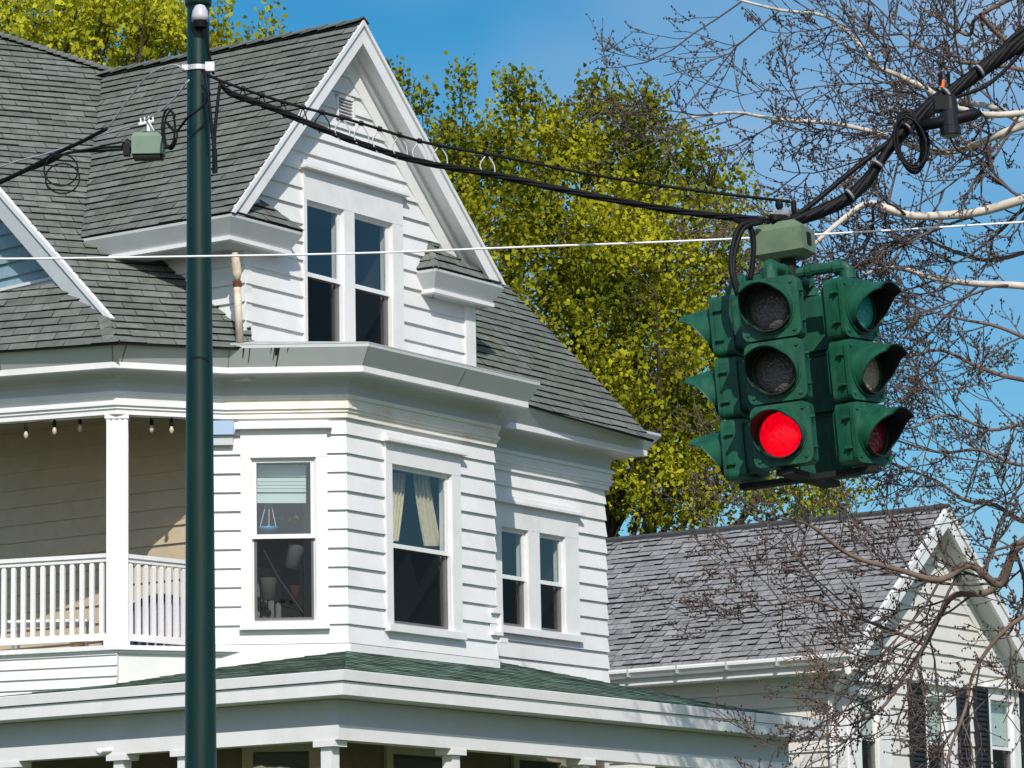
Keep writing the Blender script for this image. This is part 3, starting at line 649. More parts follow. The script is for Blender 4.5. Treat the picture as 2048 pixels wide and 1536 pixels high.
nPB = DIR(tB).cross(P0b-E0).normalized(); nPB = -nPB if nPB.z < 0 else nPB
nPA = aA.cross(P0b-E0).normalized(); nPA = -nPA if nPA.z < 0 else nPA
roof(H, 'porch_roof', [onp(x, y, E0, nPB) for x, y in ((688, 1341), (1648, 1440.5), (1432, 1409), (1216, 1366), (985, 1322), (692, 1300))], DIR(tB), SHP, expo=.13, width=.22, thick=.006, jit=.3)
roof(H, 'porch_roof', [onp(x, y, E0, nPA) for x, y in ((687, 1341), (692, 1300), (440, 1296), (300, 1300), (205, 1345), (-60, 1372))] + [E0 - aA*4.6], aA, SHP, expo=.13, width=.22, thick=.006, jit=.3)
zpc = zE-.23; i1 = sweep(pp, ap_, [(-.3, 0)], zpc)
mb = MB(); mb.prism([i1[0][0], i1[1][0], i1[2][0], i1[3][0], V((P0.x, P0.y+2, zpc)), V((A0.x-3, A0.y+4, zpc))], Z*.03); mb.build('porch_ceiling', mat('porch_ceiling', (.16, .13, .10), .8), H)
zcb = zE-.61
def column(fr_o, ang, x, y):
    nn = NOR(ang); P = onp(x, y, fr_o - nn*.355, nn); a, b = DIR(ang), nn; P = V((P.x, P.y, 0))
    mb = MB(); mb.obox(P + Z*((zcb-.06)/2), a*.062, b*.062, Z*((zcb-.06)/2)); c = mb.build('porch_column', TRIM, H)
    mb = MB(); mb.obox(P + Z*(zcb-.03), a*.125, b*.10, Z*.029); mb.build('capital', TRIM, c)
for x, y in ((31, 1520), (245, 1515), (373, 1505), (660, 1500)): column(E0, tA, x, y)
for x, y in ((902, 1510), (1162, 1525)): column(E0, tB, x, y)
lp = onp(200, 1502, E0 - NOR(tA)*.2, NOR(tA)); mb = MB(); mb.tube([lp, lp + V((.10, .0, .01)), lp + V((.2, .05, .01))], [.032, .02, .018], 10); mb.lathe(lp, (-1, -.4, -.3), [(.02, -.03), (.036, 0), (.03, .03), (.01, .04)], 12); mb.build('floodlight', TRIM, H, smooth=True)
# small fittings on the bay
mb = MB(); a, z1_ = frC.px(420, 846); b = frC.px(469, 846)[0]; z0_ = frC.px(450, 873)[1]; frC.box(mb, a, b, z0_, z1_, .02, .14); fb = mb.build('flood_lamp', BLUEBOX, H)
mb = MB(); frC.box(mb, a, b-.01, z0_-.10, z0_, .03, .10); mb.build('bracket', CORN, fb)
mb = MB(); ua, za = frB.px(984, 1218, .05); ub, zb_ = frB.px(1004, 1272, .05)
for q in ((ua, ub, za-.04, za), (ua, ub, zb_, zb_+.04), (ub-.035, ub, zb_+.04, za-.04)): frB.box(mb, *q, .02, .07)
frB.box(mb, ua, ub-.035, zb_+.04, za-.04, .02, .03); frB.box(mb, ub-.03, ub+.10, zb_-.07, zb_-.02, .02, .06); mb.build('wall_bracket', TRIM, H)
flush_shingles(H)
# --- things in the bay windows
def ci(x, y, w): return onp(x, y, frC.p(0, 0, w), nC)
def bi(x, y, w): return onp(x, y, frB.p(0, 0, w), nB)
mb = MB()
for k in range(3): mb.prism([ci(514, 930+k*26, -.16), ci(612, 930+k*26, -.16), ci(612, 954+k*26, -.16), ci(514, 954+k*26, -.16)], -nC*.02)
for k in range(4): mb.prism([ci(514, 957+k*7, -.14), ci(612, 957+k*7, -.14), ci(612, 963+k*7, -.14), ci(514, 963+k*7, -.14)], -nC*.05)
tag(mb.build('window_blind', BLIND), 'pale green blind pulled half up in the left bay window', 'blind')
pl = empty('hanging_planter', ci(536, 1062, -.2), 'blue bowl planter hanging on cords in the left bay window', 'planter')
mb = MB(); mb.lathe(ci(536, 1066, -.22), Z, [(.03, 0), (.075, .025), (.10, .06), (.09, .06), (.06, .03)], 20); mb.build('bowl', BLUE, pl, smooth=True)
for dx in (-16, 2, 16):
    mb = MB(); mb.tube([ci(536+dx, 1055, -.22), ci(538, 985, -.24)], .004, 5); mb.build('cord', TRIM, pl)
mb = MB()
for k in range(40):
    c = ci(536+random.uniform(-20, 60), 1010+random.uniform(-25, 35), -.3+random.uniform(-.1, .05)); q = V((random.gauss(0, 1), random.gauss(0, 1), random.gauss(0, 1))).normalized()*.035; r_ = q.orthogonal().normalized()*.016
    mb.poly([c-q, c+r_, c+q, c-r_])
mb.build('foliage', PLANT, pl)
def pot(x, y, r, h, m_, w_, nm, lab, cat, tilt=(0, 0, 1)):
    mb = MB(); mb.lathe(ci(x, y, w_), tilt, [(r*.8, 0), (r, h*.9), (r, h), (r*.85, h), (r*.7, h*.2)], 18); return tag(mb.build(nm, m_, None, smooth=True), lab, cat)
pot(537, 1200, .085, .22, mat('cream_pot', (.55, .53, .44), .5), -.16, 'vase', 'cream cylinder vase low in the left bay window', 'vase')
pot(583, 1137, .085, .24, POTW, -.16, 'vase', 'white tilted vase behind the lower pane of left bay window', 'vase', (.25, 0, 1))
pot(590, 1195, .05, .12, mat('terracotta', (.45, .14, .07), .7), -.2, 'flower_pot', 'small terracotta flower pot low in the left bay window', 'flower pot')
mb = MB(); mb.tube([ci(522, 1090, -.13), ci(560, 1160, -.15), ci(606, 1225, -.13)], .006, 5); tag(mb.build('bare_stick', mat('stick', (.4, .36, .3), .8)), 'thin pale stick leaning across the left bay window', 'stick')
for (x0, x1, y0, xb0, xb1, yb, lab) in ((780, 812, 945, 778, 797, 1082, 'cream curtain gathered at the left of right bay window'), (826, 858, 945, 848, 884, 1092, 'cream tied curtain hanging in the middle of right bay window')):
    mb = MB(); n = 14; pts = []
    for j in range(9):
        f = j/8; y = y0+(yb-y0)*f; a, b = x0+(xb0-x0)*f**1.3, x1+(xb1-x1)*f**1.3
        for i in range(n+1): pts.append(bi(a+(b-a)*i/n, y, -.17 + .02*math.sin(i*1.9+j*.15)))
    mb.add(pts, [(j*(n+1)+i, j*(n+1)+i+1, (j+1)*(n+1)+i+1, (j+1)*(n+1)+i) for j in range(8) for i in range(n)])
    tag(mb.build('curtain', CURT, None, smooth=True), lab, 'curtain')
# --- balcony contents
sc_ = empty('deck_chair', V((W1.x+.40, W1.y+.85, zd)), 'folded deck chair draped in navy and white striped cloth behind the balcony post', 'chair')
bx_ = DIR(20); by_ = NOR(20); base = V((W1.x+.40, W1.y+.85, zd))
for i in range(9):
    f = -.36 + i*.09; hgt = .62*math.sqrt(max(.05, 1-(f/.62)**2))
    mb = MB(); c0 = base + bx_*f
    mb.prism([c0, c0 + bx_*.09, c0 + bx_*.09 + Z*(.62*math.sqrt(max(.05, 1-((f+.09)/.62)**2))) - by_*.12, c0 + Z*hgt - by_*.12], -by_*.03); mb.build('cloth_panel', CLOTH, sc_)
    mb = MB(); mb.prism([c0 + by_*.003 + Z*.02, c0 + bx_*.07 + by_*.003 + Z*.02, c0 + bx_*.07 + by_*.003 + Z*.12, c0 + by_*.003 + Z*.12], by_*.004); mb.build('stripe', STRIPE, sc_)
    mb = MB(); q = c0 + Z*(hgt-.10) - by_*.10; mb.prism([q, q + bx_*.06 + Z*.03, q + bx_*.06 + Z*.11, q + Z*.08], by_*.02); mb.build('stripe', STRIPE, sc_)
tb = empty('patio_table', V((W1.x-.75, W1.y+.75, zd)), 'white metal patio table standing behind the balcony railing', 'table')
c = V((W1.x-.75, W1.y+.75, zd))
mb = MB(); mb.box(c.x-.4, c.x+.4, c.y-.25, c.y+.25, c.z+.30, c.z+.325); mb.build('table_top', TRIM, tb)
for sx in (-.35, .35):
    for sy in (-.2, .2): mb = MB(); mb.tube([c+V((sx, sy, 0)), c+V((sx, sy, .30))], .014, 6); mb.build('leg', TRIM, tb)
mb = MB(); mb.box(-.09, .09, -.06, .06, 0, .3); b_ = mb.build('storage_bin', mat('teal_plastic', (.02, .18, .26), .5)); b_.location = V((W1.x-1.55, W1.y+.55, zd+.15)); tag(b_, 'teal plastic bin standing on the balcony floor at far left', 'bin')
mb = MB(); mb.lathe(V((W1.x-.42, W1.y+.35, zd)), Z, [(.05, 0), (.07, .03), (.085, .09), (.08, .09), (.05, .02)], 14); tag(mb.build('clay_bowl', mat('clay', (.42, .26, .12), .7), None, smooth=True), 'small brown clay bowl under the balcony rail', 'bowl')
# string lights under the balcony cornice
sl_ = empty('string_lights', V((W1.x-.5, W1.y+.2, zl-.45)), 'string of small clear bulbs hung along the balcony ceiling', 'string lights')
def under(x, y, dd=.25): return onp(x, y, W1 + V((0, dd, 0)), V((0, -1, 0)))
pts = smooth_path([under(-60, 852), under(52, 846), under(109, 839), under(160, 833), under(230, 828), under(303, 836), under(343, 838), under(400, 842)], 4)
mb = MB(); mb.tube(pts, .004, 5); mb.build('wire', BLACK, sl_)
BULB = mat('clear_bulb', (.5, .45, .36), .15)
for x, y in ((52, 850), (109, 842), (160, 836), (303, 838), (343, 840)):
    p = under(x, y); mb = MB(); mb.lathe(p, -Z, [(.012, -.02), (.02, .02), (.02, .05), (.014, .065)], 10); s1 = mb.build('socket', BLACK, sl_, smooth=True)
    mb = MB(); mb.lathe(p, -Z, [(.012, .065), (.02, .085), (.024, .105), (.016, .13), (.004, .14)], 12); mb.build('bulb', BULB, sl_, smooth=True)
# ================================================================== NEIGHBOUR'S HOUSE
Q0 = atY(1697, 1450, 46.0)
NH = empty('house', (Q0.x, Q0.y, 0), 'low beige house with grey shingle roof and black shutters behind bare branches', 'house')
NS = mat('beige_siding', (.66, .64, .60), .55, var=.04, dirt=(.45, .43, .38), dscale=1.5, damt=.3, objvar=.03)
nA = NOR(tA); frNB = Fr(Q0, tB); frNA = Fr(Q0, tA)
Ec = Q0 + nA*.45 + nB*.35; Ec.z = onp(1688, 1306, Ec, nB).z
Apx = onp(1896, 1016, Ec, nB); uE = (Ec-frNB.o).dot(frNB.d); uAp = (Apx-frNB.o).dot(frNB.d); uR = 2*uAp - uE
Rc = frNB.p(uR, Ec.z, .35); LR = 9.5; NX = .198
roof(NH, 'roof', [Ec, Apx, Apx - aA*LR, Ec - aA*LR], aA, SHN, expo=.135, width=.15, thick=.024, jit=.35, lam=True)
roof(NH, 'roof', [Apx, Rc, Rc - aA*LR, Apx - aA*LR], aA, SHN, expo=.3, width=.9, thick=.018, jit=.3)
mb = MB(); mb.tube([Apx + Z*.0 + aA*.02, Apx - aA*LR], .06, 6); mb.build('ridge_cap', mat('dark_ridge_cap', (.05, .05, .055), .9), NH)
flush_shingles(NH)
nw = []
for (c0, c1, g0, g1, yt, yk, xr) in ((1709, 1776, 1716, 1752, 1366, 1478, 1730), (1843, 1908, 1849, 1890, 1372, 1488, 1870), (1971, 2034, 1977, 2022, 1378, 1496, 1990)):
    a, b = frNB.px(c0, 1450)[0], frNB.px(c1, 1450)[0]; p, q = frNB.px(g0, 1450)[0], frNB.px(g1, 1450)[0]
    z1 = frNB.px(xr, yt)[1]; zk = frNB.px(xr, yk)[1]; z0 = zk - (z1-zk); nw.append((a, b, z0, z1, p, q, zk))
holes = [(a, b, z0-.06, z1) for a, b, z0, z1, *_ in nw]
slope = (Apx.z-Ec.z)/(uAp-uE)
clad(NH, 'gable_wall', frNB, [(0, 2.6), (uR-.45, 2.6), (uR-.45, Ec.z+.3), (uAp, Apx.z-.25), (0, Ec.z+.25)], 2.6, NX, holes, m=NS)
clad(NH, 'gable_wall', frNB, [(0, 0), (uR-.45, 0), (uR-.45, 2.6), (0, 2.6)], 0, NX, [h for h in holes], m=NS, boards=False)
clad(NH, 'side_wall', frNA, [(-9, 2.6), (0, 2.6), (0, Ec.z+.2), (-9, Ec.z+.2)], 2.6, NX, [], m=NS)
clad(NH, 'side_wall', frNA, [(-9, 0), (0, 0), (0, 2.6), (-9, 2.6)], 0, NX, [], m=NS, boards=False)
for a, b, z0, z1, p, q, zk in nw:
    window(NH, frNB, (a, b, z0, z1), [(p, q)], (z0, z1-.16), zk, sill=True)
    cb = MB(); frNB.box(cb, p+.04, q-.04, zk+.05, z1-.2, -.11, -.09); tag(cb.build('curtain', BLIND), {0: 'pale blind in the left window of beige house', 1: 'pale blind in the middle window of beige house', 2: 'pale blind in the right window of beige house'}[nw.index((a, b, z0, z1, p, q, zk))], 'blind')
for x0, x1, k in ((1813, 1842, 1), (1909, 1931, 1), (1944, 1970, 2), (2036, 2058, 2)):
    a, b = frNB.px(x0, 1450)[0], frNB.px(x1, 1450)[0]; z0, z1 = nw[k][2], nw[k][3]
    mb = MB()
    for q in ((a, a+.05, z0, z1), (b-.05, b, z0, z1), (a+.05, b-.05, z1-.07, z1), (a+.05, b-.05, z0, z0+.07)): frNB.box(mb, *q, .03, .07)
    frNB.box(mb, a+.05, b-.05, z0+.07, z1-.07, .03, .04); s1 = mb.build('shutter', SHUT, NH)
    nS_ = 22
    for i in range(nS_):
        zz_ = z0+.07+(z1-z0-.14)*i/nS_; h = (z1-z0-.14)/nS_; mb = MB(); mb.prism([frNB.p(a+.05, zz_, .062), frNB.p(a+.05, zz_+h*.3, .066), frNB.p(a+.05, zz_+h*.95, .046), frNB.p(a+.05, zz_+h*.65, .042)], frNB.d*(b-a-.1)); mb.build('louvre', SHUT, s1)
mb = MB(); frNB.box(mb, -.03, .14, 0, Ec.z+.1, -.03, .05); frNA.box(mb, -.14, -.002, 0, Ec.z+.05, -.03, .05); mb.build('corner_board', TRIM, NH)
for (bu, bz, sg) in ((uE, Ec.z, -1), (uR, Rc.z, 1)):
    L_ = math.hypot(1, slope); pu, pz = (slope/L_, -1/L_) if sg < 0 else (-slope/L_, -1/L_)
    def st(o0, o1, w0, w1, nm, m_):
        P = [frNB.p(uAp, Apx.z-o0*L_, w1), frNB.p(uAp, Apx.z-o1*L_, w1), frNB.p(bu+pu*o1, bz+pz*o1, w1), frNB.p(bu+pu*o0, bz+pz*o0, w1)]
        mb = MB(); mb.prism(P, -frNB.n*(w1-w0)); mb.build(nm, m_, NH)
    st(-.02, .05, .31, .37, 'rake_trim', TRIM); st(.051, .20, .30, .345, 'rake_board', TRIM); st(.16, .18, .0, .30, 'rake_soffit', CORN); st(.181, .36, -.01, .034, 'frieze_board', TRIM)
pg = [Ec - aA*LR, Ec - aA*-.02]
for i, (nm, pr) in enumerate((('gutter', [(.0, .02), (.11, .02), (.12, -.0), (.12, -.03), (.09, -.06), (.06, -.10), (.0, -.10)]), ('fascia', [(-.02, -.02), (-.001, -.02), (-.001, -.19), (-.02, -.19)]), ('soffit', [(-.45, -.17), (-.021, -.17), (-.021, -.19), (-.45, -.19)]))):
    s_ = sweep(pg, [tA], pr, Ec.z); o_ = run_mesh(s_[0], s_[1]).build(nm, TRIM, NH)
    if i == 0:
        for k in range(12):
            c = Ec - aA*(.3+k*.75) + nA*.06; mb = MB(); mb.obox(c - Z*.03, aA*.012, nA*.066, Z*.055); mb.build('gutter_strap', GALV, o_)
mb = MB(); dsp = [Ec + nA*.06 - aA*.08 - Z*.1, Ec + nA*.04 - aA*.06 - Z*.22, frNA.p(-.2, Ec.z-.5, .08), frNA.p(-.2, 0, .08)]; mb.tube(dsp, .045, 8); mb.build('downspout', TRIM, NH)
mb = MB(); frNA.box(mb, -1.0, -.98, 0, Ec.z-.7, .03, .06); mb.build('conduit', TRIM, NH)
# ================================================================== TREES
def tubes_np(paths, sides):
    """paths: list of (pts Nx3, radii N) -> verts, quads"""
    vs, fs, n0 = [], [], 0
    ang = np.arange(sides)*2*np.pi/sides; ca, sa_ = np.cos(ang), np.sin(ang)
    for P, R in paths:
        P = np.asarray(P, float); n = len(P); t = np.gradient(P, axis=0); t /= np.linalg.norm(t, axis=1)[:, None]+1e-9
        ref = np.array([.31, .52, .79]); a = np.cross(t, ref); a /= np.linalg.norm(a, axis=1)[:, None]+1e-9; b = np.cross(t, a)
        ring = P[:, None, :] + (a[:, None, :]*ca[None, :, None] + b[:, None, :]*sa_[None, :, None])*np.asarray(R)[:, None, None]
        vs.append(ring.reshape(-1, 3)); i = np.arange(n-1)[:, None]*sides; k = np.arange(sides)[None, :]; k2 = (k+1) % sides
        fs.append((np.stack([i+k, i+k2, i+sides+k2, i+sides+k], -1).reshape(-1, 4))+n0); n0 += n*sides
    return np.concatenate(vs), np.concatenate(fs)
def wp(x, y, Y): return np.array(atY(x, y, Y))
def leaves(cent, per, spread, size, tint_c):
    n = len(cent)*per; c = np.repeat(cent, per, 0) + np.clip(rng.normal(0, spread, (n, 3)), -1.5*spread, 1.5*spread)
    d = rng.normal(0, 1, (n, 3)); d[:, 2] -= .7; d /= np.linalg.norm(d, axis=1)[:, None]
    r = np.cross(d, rng.normal(0, 1, (n, 3))); r /= np.linalg.norm(r, axis=1)[:, None]; u = np.cross(d, r)
    L = size*rng.uniform(.45, 1.5, n)[:, None]; w_ = L*rng.uniform(.34, .5, n)[:, None]; f = L*.18
    v = np.stack([c - d*L*.5, c + r*w_ + u*f, c + d*L*.5, c - r*w_ + u*f], 1).reshape(-1, 3)
    q = np.arange(n*4).reshape(-1, 4); t = np.clip(np.repeat(tint_c, per) + rng.normal(0, .17, n), 0, 1); return v, q, t
def maple(label, base_px, Y, blobs, ncl, per, leafm, size, sprigs=(), group=None, trunk_r=.22, thin=None, tb=.5, spread=.15):
    bx, by = base_px; b0 = wp(bx, by, Y); root = np.array([b0[0], b0[1], 0.0])
    T = empty('maple_tree', V(root), label, 'tree', group)
    wts = np.array([rx*ry for _, _, rx, ry, _ in blobs], float); wts /= wts.sum(); ctr = []; tint = []
    while len(ctr) < ncl:
        k = rng.choice(len(blobs), p=wts); cx, cy, rx, ry, rz = blobs[k]; a = rng.normal(0, 1, 3); a /= np.linalg.norm(a); a *= rng.uniform(0, 1)**.42
        x, y = cx+rx*a[0], cy+ry*a[1]
        if thin and rng.uniform() > thin(x, y): continue
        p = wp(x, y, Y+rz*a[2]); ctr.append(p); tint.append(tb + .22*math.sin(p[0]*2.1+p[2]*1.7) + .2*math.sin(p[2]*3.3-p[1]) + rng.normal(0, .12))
    for (x, y, h) in sprigs:
        for j in range(int(h/11)+1): ctr.append(wp(x+rng.normal(0, 3), y+j*11, Y-1)); tint.append(.3)
    ctr = np.array(ctr); tint = np.array(tint)
    # limbs
    paths = []; top = ctr[:, 2].max(); zt_ = root[2] + .45*top
    paths.append((np.array([root, root+[.1, 0, zt_*.5], root+[0, .1, zt_], root+[-.2, 0, top*.75]]), [trunk_r, trunk_r*.85, trunk_r*.65, trunk_r*.25]))
    tr = tubes_np([(np.array(smooth_path([V(p) for p in paths[0][0]], 4)), np.interp(np.linspace(0, 3, 13), range(4), paths[0][1]))], 10)
    fastmesh('trunk', *tr, BARK, parent=T, smooth=True)
    limbs = []; pts_all = []
    for j in rng.choice(ncl, min(60, ncl), replace=False):
        e = ctr[j]; h = rng.uniform(.45, .9); s = root + [0, 0, max(1, e[2]*h*.8)]; mid = (s+e)/2 + rng.normal(0, .35, 3); mid[2] += .1*np.linalg.norm(e-s)
        P = np.array(smooth_path([V(s), V(s+(mid-s)*.5+rng.normal(0, .12, 3)), V(mid), V(mid+(e-mid)*.5+rng.normal(0, .15, 3)), V(e)], 3)); limbs.append((P, np.linspace(.075, .012, len(P))*rng.uniform(.6, 1.3))); pts_all.append(P[4:])
    pa = np.concatenate(pts_all)
    for c in ctr[::2]:
        k = np.argmin(((pa-c)**2).sum(1)); s = pa[k]; m_ = (s+c)/2 + rng.normal(0, .06, 3)
        if np.linalg.norm(c-s) < 1.0: limbs.append((np.array([s, m_, c]), [.014, .009, .004]))
    for (x, y, h) in sprigs: limbs.append((np.array([wp(x+4, y+h*1.6, Y-1), wp(x+2, y+h*.6, Y-1), wp(x, y, Y-1)]), [.012, .008, .004]))
    v, q = tubes_np(limbs, 4); fastmesh('branches', v, q, BARK, parent=T, smooth=True)
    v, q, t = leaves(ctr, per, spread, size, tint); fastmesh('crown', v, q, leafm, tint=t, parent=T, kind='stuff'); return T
mt = maple('tall spring maple in yellow green leaf behind the house and signal', (1190, 1400), 56, [(1080, 420, 260, 210, 2.6), (930, 420, 130, 180, 2), (1250, 470, 220, 210, 2.6), (1130, 640, 300, 240, 3), (1330, 720, 250, 330, 3), (1250, 900, 260, 190, 3), (1400, 950, 230, 130, 2.5), (1560, 980, 170, 70, 2), (1480, 640, 150, 260, 2.2), (1040, 300, 110, 90, 1.5), (1190, 290, 90, 90, 1.5), (1300, 330, 110, 90, 1.5), (900, 330, 70, 90, 1.2), (1420, 400, 90, 120, 1.5), (1640, 1000, 120, 50, 1.5)], 2100, 32, LEAF1, .080,
           sprigs=((922, 140, 80), (1016, 155, 60), (1038, 150, 60), (1068, 175, 50), (1184, 150, 70), (1222, 175, 40), (1286, 180, 70), (1310, 190, 60), (880, 230, 50), (1350, 262, 40), (1400, 270, 50), (790, 140, 60), (842, 190, 40), (815, 185, 30), (1128, 215, 30), (1245, 200, 50)),
           thin=lambda x, y: 1.0 if x < 1400 else max(.3 if y < 850 else .6, 1-(x-1400)/260))
mt2 = maple('bright yellow maple in new leaf showing above the left roof ridge', (120, 600), 62, [(60, -10, 190, 130, 2.5), (250, 10, 150, 115, 2.5), (150, 100, 220, 90, 2.5), (330, 60, 80, 95, 1.5)], 620, 20, LEAF2, .10, sprigs=((435, 0, 110), (455, 70, 50), (493, 65, 40), (545, 30, 55), (420, 60, 60), (430, 130, 10)), tb=.6)
for k, (x, y, rz, lab) in enumerate(((-9, -34, .6, 'leafy maple across the road mirrored in the bay windows'), (7, -30, 2.2, 'broad maple across the road behind the viewer'), (24, -22, 4.0, 'far right maple across the road behind the viewer'))):
    r_ = bpy.data.objects.new('maple_tree', None); COL.objects.link(r_); r_['label'] = lab; r_['category'] = 'tree'; r_['group'] = 'trees across the road'; r_.location = (x, y, 0); r_.rotation_euler = (0, 0, rz)
    for ch in mt.children:
        c = ch.copy(); COL.objects.link(c); c.parent = r_
# bare tree on the right
BY = 33.0
BT = empty('bare_tree', V((atY(2420, 900, BY).x, BY, 0)), 'bare pale limbed tree with budding twigs at the right edge', 'tree')
limb_px = [
 ([(2420, 420), (2250, 350), (2120, 380), (2048, 398), (1950, 425), (1830, 432), (1775, 417), (1735, 407), (1690, 435), (1640, 478), (1600, 520)], 13, 4, 0),
 ([(2420, 420), (2200, 200), (2048, 250), (1990, 273), (1920, 300), (1860, 303), (1800, 282), (1740, 262), (1650, 245), (1560, 240), (1470, 225), (1385, 235)], 10, 2.5, .5),
 ([(2200, 200), (2100, 262), (2048, 245), (1985, 215), (1925, 205), (1880, 200)], 9, 5, .8),
 ([(2200, 200), (2000, 230), (1900, 210), (1860, 182), (1800, 152), (1745, 130), (1738, 110), (1700, 70), (1650, 32), (1560, 20), (1460, -5)], 7, 2.5, -.4),
 ([(2420, 620), (2200, 590), (2048, 572), (1960, 568), (1900, 562), (1850, 552), (1800, 535), (1740, 545), (1660, 600)], 9, 3, .4),
 ([(2250, 350), (2120, 470), (1990, 520), (1900, 500), (1820, 470), (1740, 520), (1650, 560)], 5, 2, .9),
 ([(2420, 900), (2250, 780), (2048, 760), (1960, 735), (1880, 700), (1800, 715), (1700, 690)], 6, 2, .6),
 ([(2420, 900), (2250, 960), (2100, 1050), (2030, 1100), (2000, 1170), (1940, 1130), (1880, 1160), (1800, 1140), (1700, 1110), (1620, 1050), (1560, 1035)], 12, 2.5, -.3),
 ([(2030, 1100), (1985, 1180), (1910, 1190), (1880, 1230), (1850, 1290), (1810, 1350), (1760, 1420), (1700, 1450)], 8, 2.5, .1),
 ([(2100, 1050), (2040, 1040), (1990, 1010), (1930, 1000), (1870, 960), (1790, 930)], 6, 2, .2),
 ([(2420, 980), (2250, 1090), (2100, 1200), (2010, 1260), (1950, 1340), (1930, 1420), (1900, 1500), (1890, 1560)], 6, 2.5, -.5),
 ([(1850, 1290), (1780, 1260), (1700, 1230), (1620, 1200), (1545, 1210)], 4, 1.5, .3),
 ([(2420, 200), (2250, 60), (2100, -20), (1960, 30), (1940, 70), (1900, 50), (1850, 20)], 6, 3, .5),
 ([(1960, 30), (2010, 80), (2048, 60), (2100, 20)], 5, 3, .3),
 ([(2250, 780), (2100, 700), (2000, 655), (1930, 640), (1850, 620)], 5, 2, .3),
 ([(2250, 780), (2120, 900), (2040, 930), (1960, 900), (1880, 905), (1790, 880)], 5, 2, .1),
 ([(2200, 200), (2080, 150), (1990, 130), (1900, 120), (1820, 80), (1760, 20)], 5, 2, .4),
 ([(2250, 960), (2110, 880), (2048, 850), (1980, 860), (1900, 830), (1840, 850)], 5, 2, -.2)]
twigs, buds = [], []
def grow(p, d, L_, r, lev):
    n = 6 if lev else 4; P = [p]; dd = d.copy()
    for i in range(n):
        dd = dd + rng.normal(0, .13, 3)*[1, .7, 1] + np.array([-.03, 0, .06]); dd /= np.linalg.norm(dd); P.append(P[-1] + dd*L_/n)
    twigs.append((np.array(P), np.linspace(r, max(.0042, r*.45), n+1)*1.1))
    if lev == 0:
        for i in (1, 2, 3, 4): buds.append(P[i] + rng.normal(0, .012, 3))
        return
    k = {3: 6, 2: 8, 1: 4}[lev]
    for j in range(k):
        f = rng.uniform(.15, 1.0)*n; i = min(n-1, int(f)); q = P[i] + (P[i+1]-P[i])*(f-i)
        t = P[i+1]-P[i]; t /= np.linalg.norm(t); s = rng.normal(0, 1, 3)*[1, .6, 1]; s -= t*(s@t); s /= np.linalg.norm(s)+1e-9
        nd = t*rng.uniform(.6, 1.1) + s*rng.uniform(.5, .9); nd /= np.linalg.norm(nd)
        grow(q, nd, L_*rng.uniform(.25, .5), max(.003, r*rng.uniform(.5, .68)), lev-1)
tr = tubes_np([(np.array([wp(2430, 1500, BY)*[1, 1, 0], wp(2425, 1100, BY), wp(2420, 620, BY), wp(2425, 200, BY), wp(2440, -300, BY)]), [.26, .21, .17, .12, .05])], 14); fastmesh('trunk', *tr, PALE, parent=BT, smooth=True)
for pxs, r0, r1, dz in limb_px:
    n = len(pxs); P = [V(wp(x, y, BY + dz*i/(n-1)*2 + .12*math.sin(i*1.9))) for i, (x, y) in enumerate(pxs)]; P = np.array(smooth_path(P, 4)); R_ = np.linspace(r0, r1, len(P))*BY/F
    v_, q_ = tubes_np([(P, R_)], 8); fastmesh('limb', v_, q_, PALE if (r0 >= 7 and pxs[0][1] < 800 and pxs[0] != (2030, 1100)) else BRBK, parent=BT, smooth=True)
    i = 3
    while i < len(P)-1:
        x, y = proj(V(P[i]))
        if -50 < x < 2110 and -60 < y < 1600:
            t = P[i+1]-P[i]; t /= np.linalg.norm(t); s = rng.normal(0, 1, 3)*[1, .5, 1]; s -= t*(s@t); s /= np.linalg.norm(s); nd = t*rng.uniform(.5, 1.0)+s*.8; nd /= np.linalg.norm(nd)
            grow(P[i], nd, rng.uniform(.8, 1.7), max(.009, R_[i]*.42), 2)
            if rng.uniform() < .75: grow(P[i], -s*.6+t*.5, rng.uniform(.35, .7), .006, 1)
        i += 3
    t = P[-1]-P[-3]; t /= np.linalg.norm(t); grow(P[-1], t, .7, .008, 2)
v_, q_ = tubes_np(twigs, 4); fastmesh('twigs', v_, q_, TWIG, parent=BT, kind='stuff')
bv = np.array(buds); o8 = np.array([[1, 0, 0], [-1, 0, 0], [0, 1, 0], [0, -1, 0], [0, 0, 1.5], [0, 0, -1.5]])*.010
v_ = (bv[:, None]+o8[None]).reshape(-1, 3); f8 = np.array([[0, 2, 4], [2, 1, 4], [1, 3, 4], [3, 0, 4], [2, 0, 5], [1, 2, 5], [3, 1, 5], [0, 3, 5]]); q_ = (np.arange(len(bv))[:, None, None]*6+f8[None]).reshape(-1, 3)
fastmesh('buds', v_, q_, BUD, parent=BT, kind='stuff')
# dead vine under the neighbour's eave
twigs = []; buds = []
VN = empty('dry_vine', V(tuple(wp(1640, 1400, 44.5))), 'tangle of dry brown vine by the beige house corner', 'vine')
for k in range(26):
    s = rng.normal(0, 1, 3); s /= np.linalg.norm(s); grow(wp(1645+rng.normal(0, 14), 1350+rng.normal(0, 18), 44.6), s, rng.uniform(.25, .6), .007, 1)
for k in range(6):
    c = wp(1625+k*9, 1400, 44.6); c2 = wp(1660+k*6, 1470+rng.uniform(-20, 20), 44.6); P = np.array(smooth_path([V(c), V((c+c2)/2 + np.array([-.12, 0, -.2])), V(c2)], 5)); twigs.append((P, np.full(len(P), .007)))
v_, q_ = tubes_np(twigs, 4); fastmesh('stems', v_, q_, mat('dry_vine', (.20, .13, .08), .9), parent=VN)
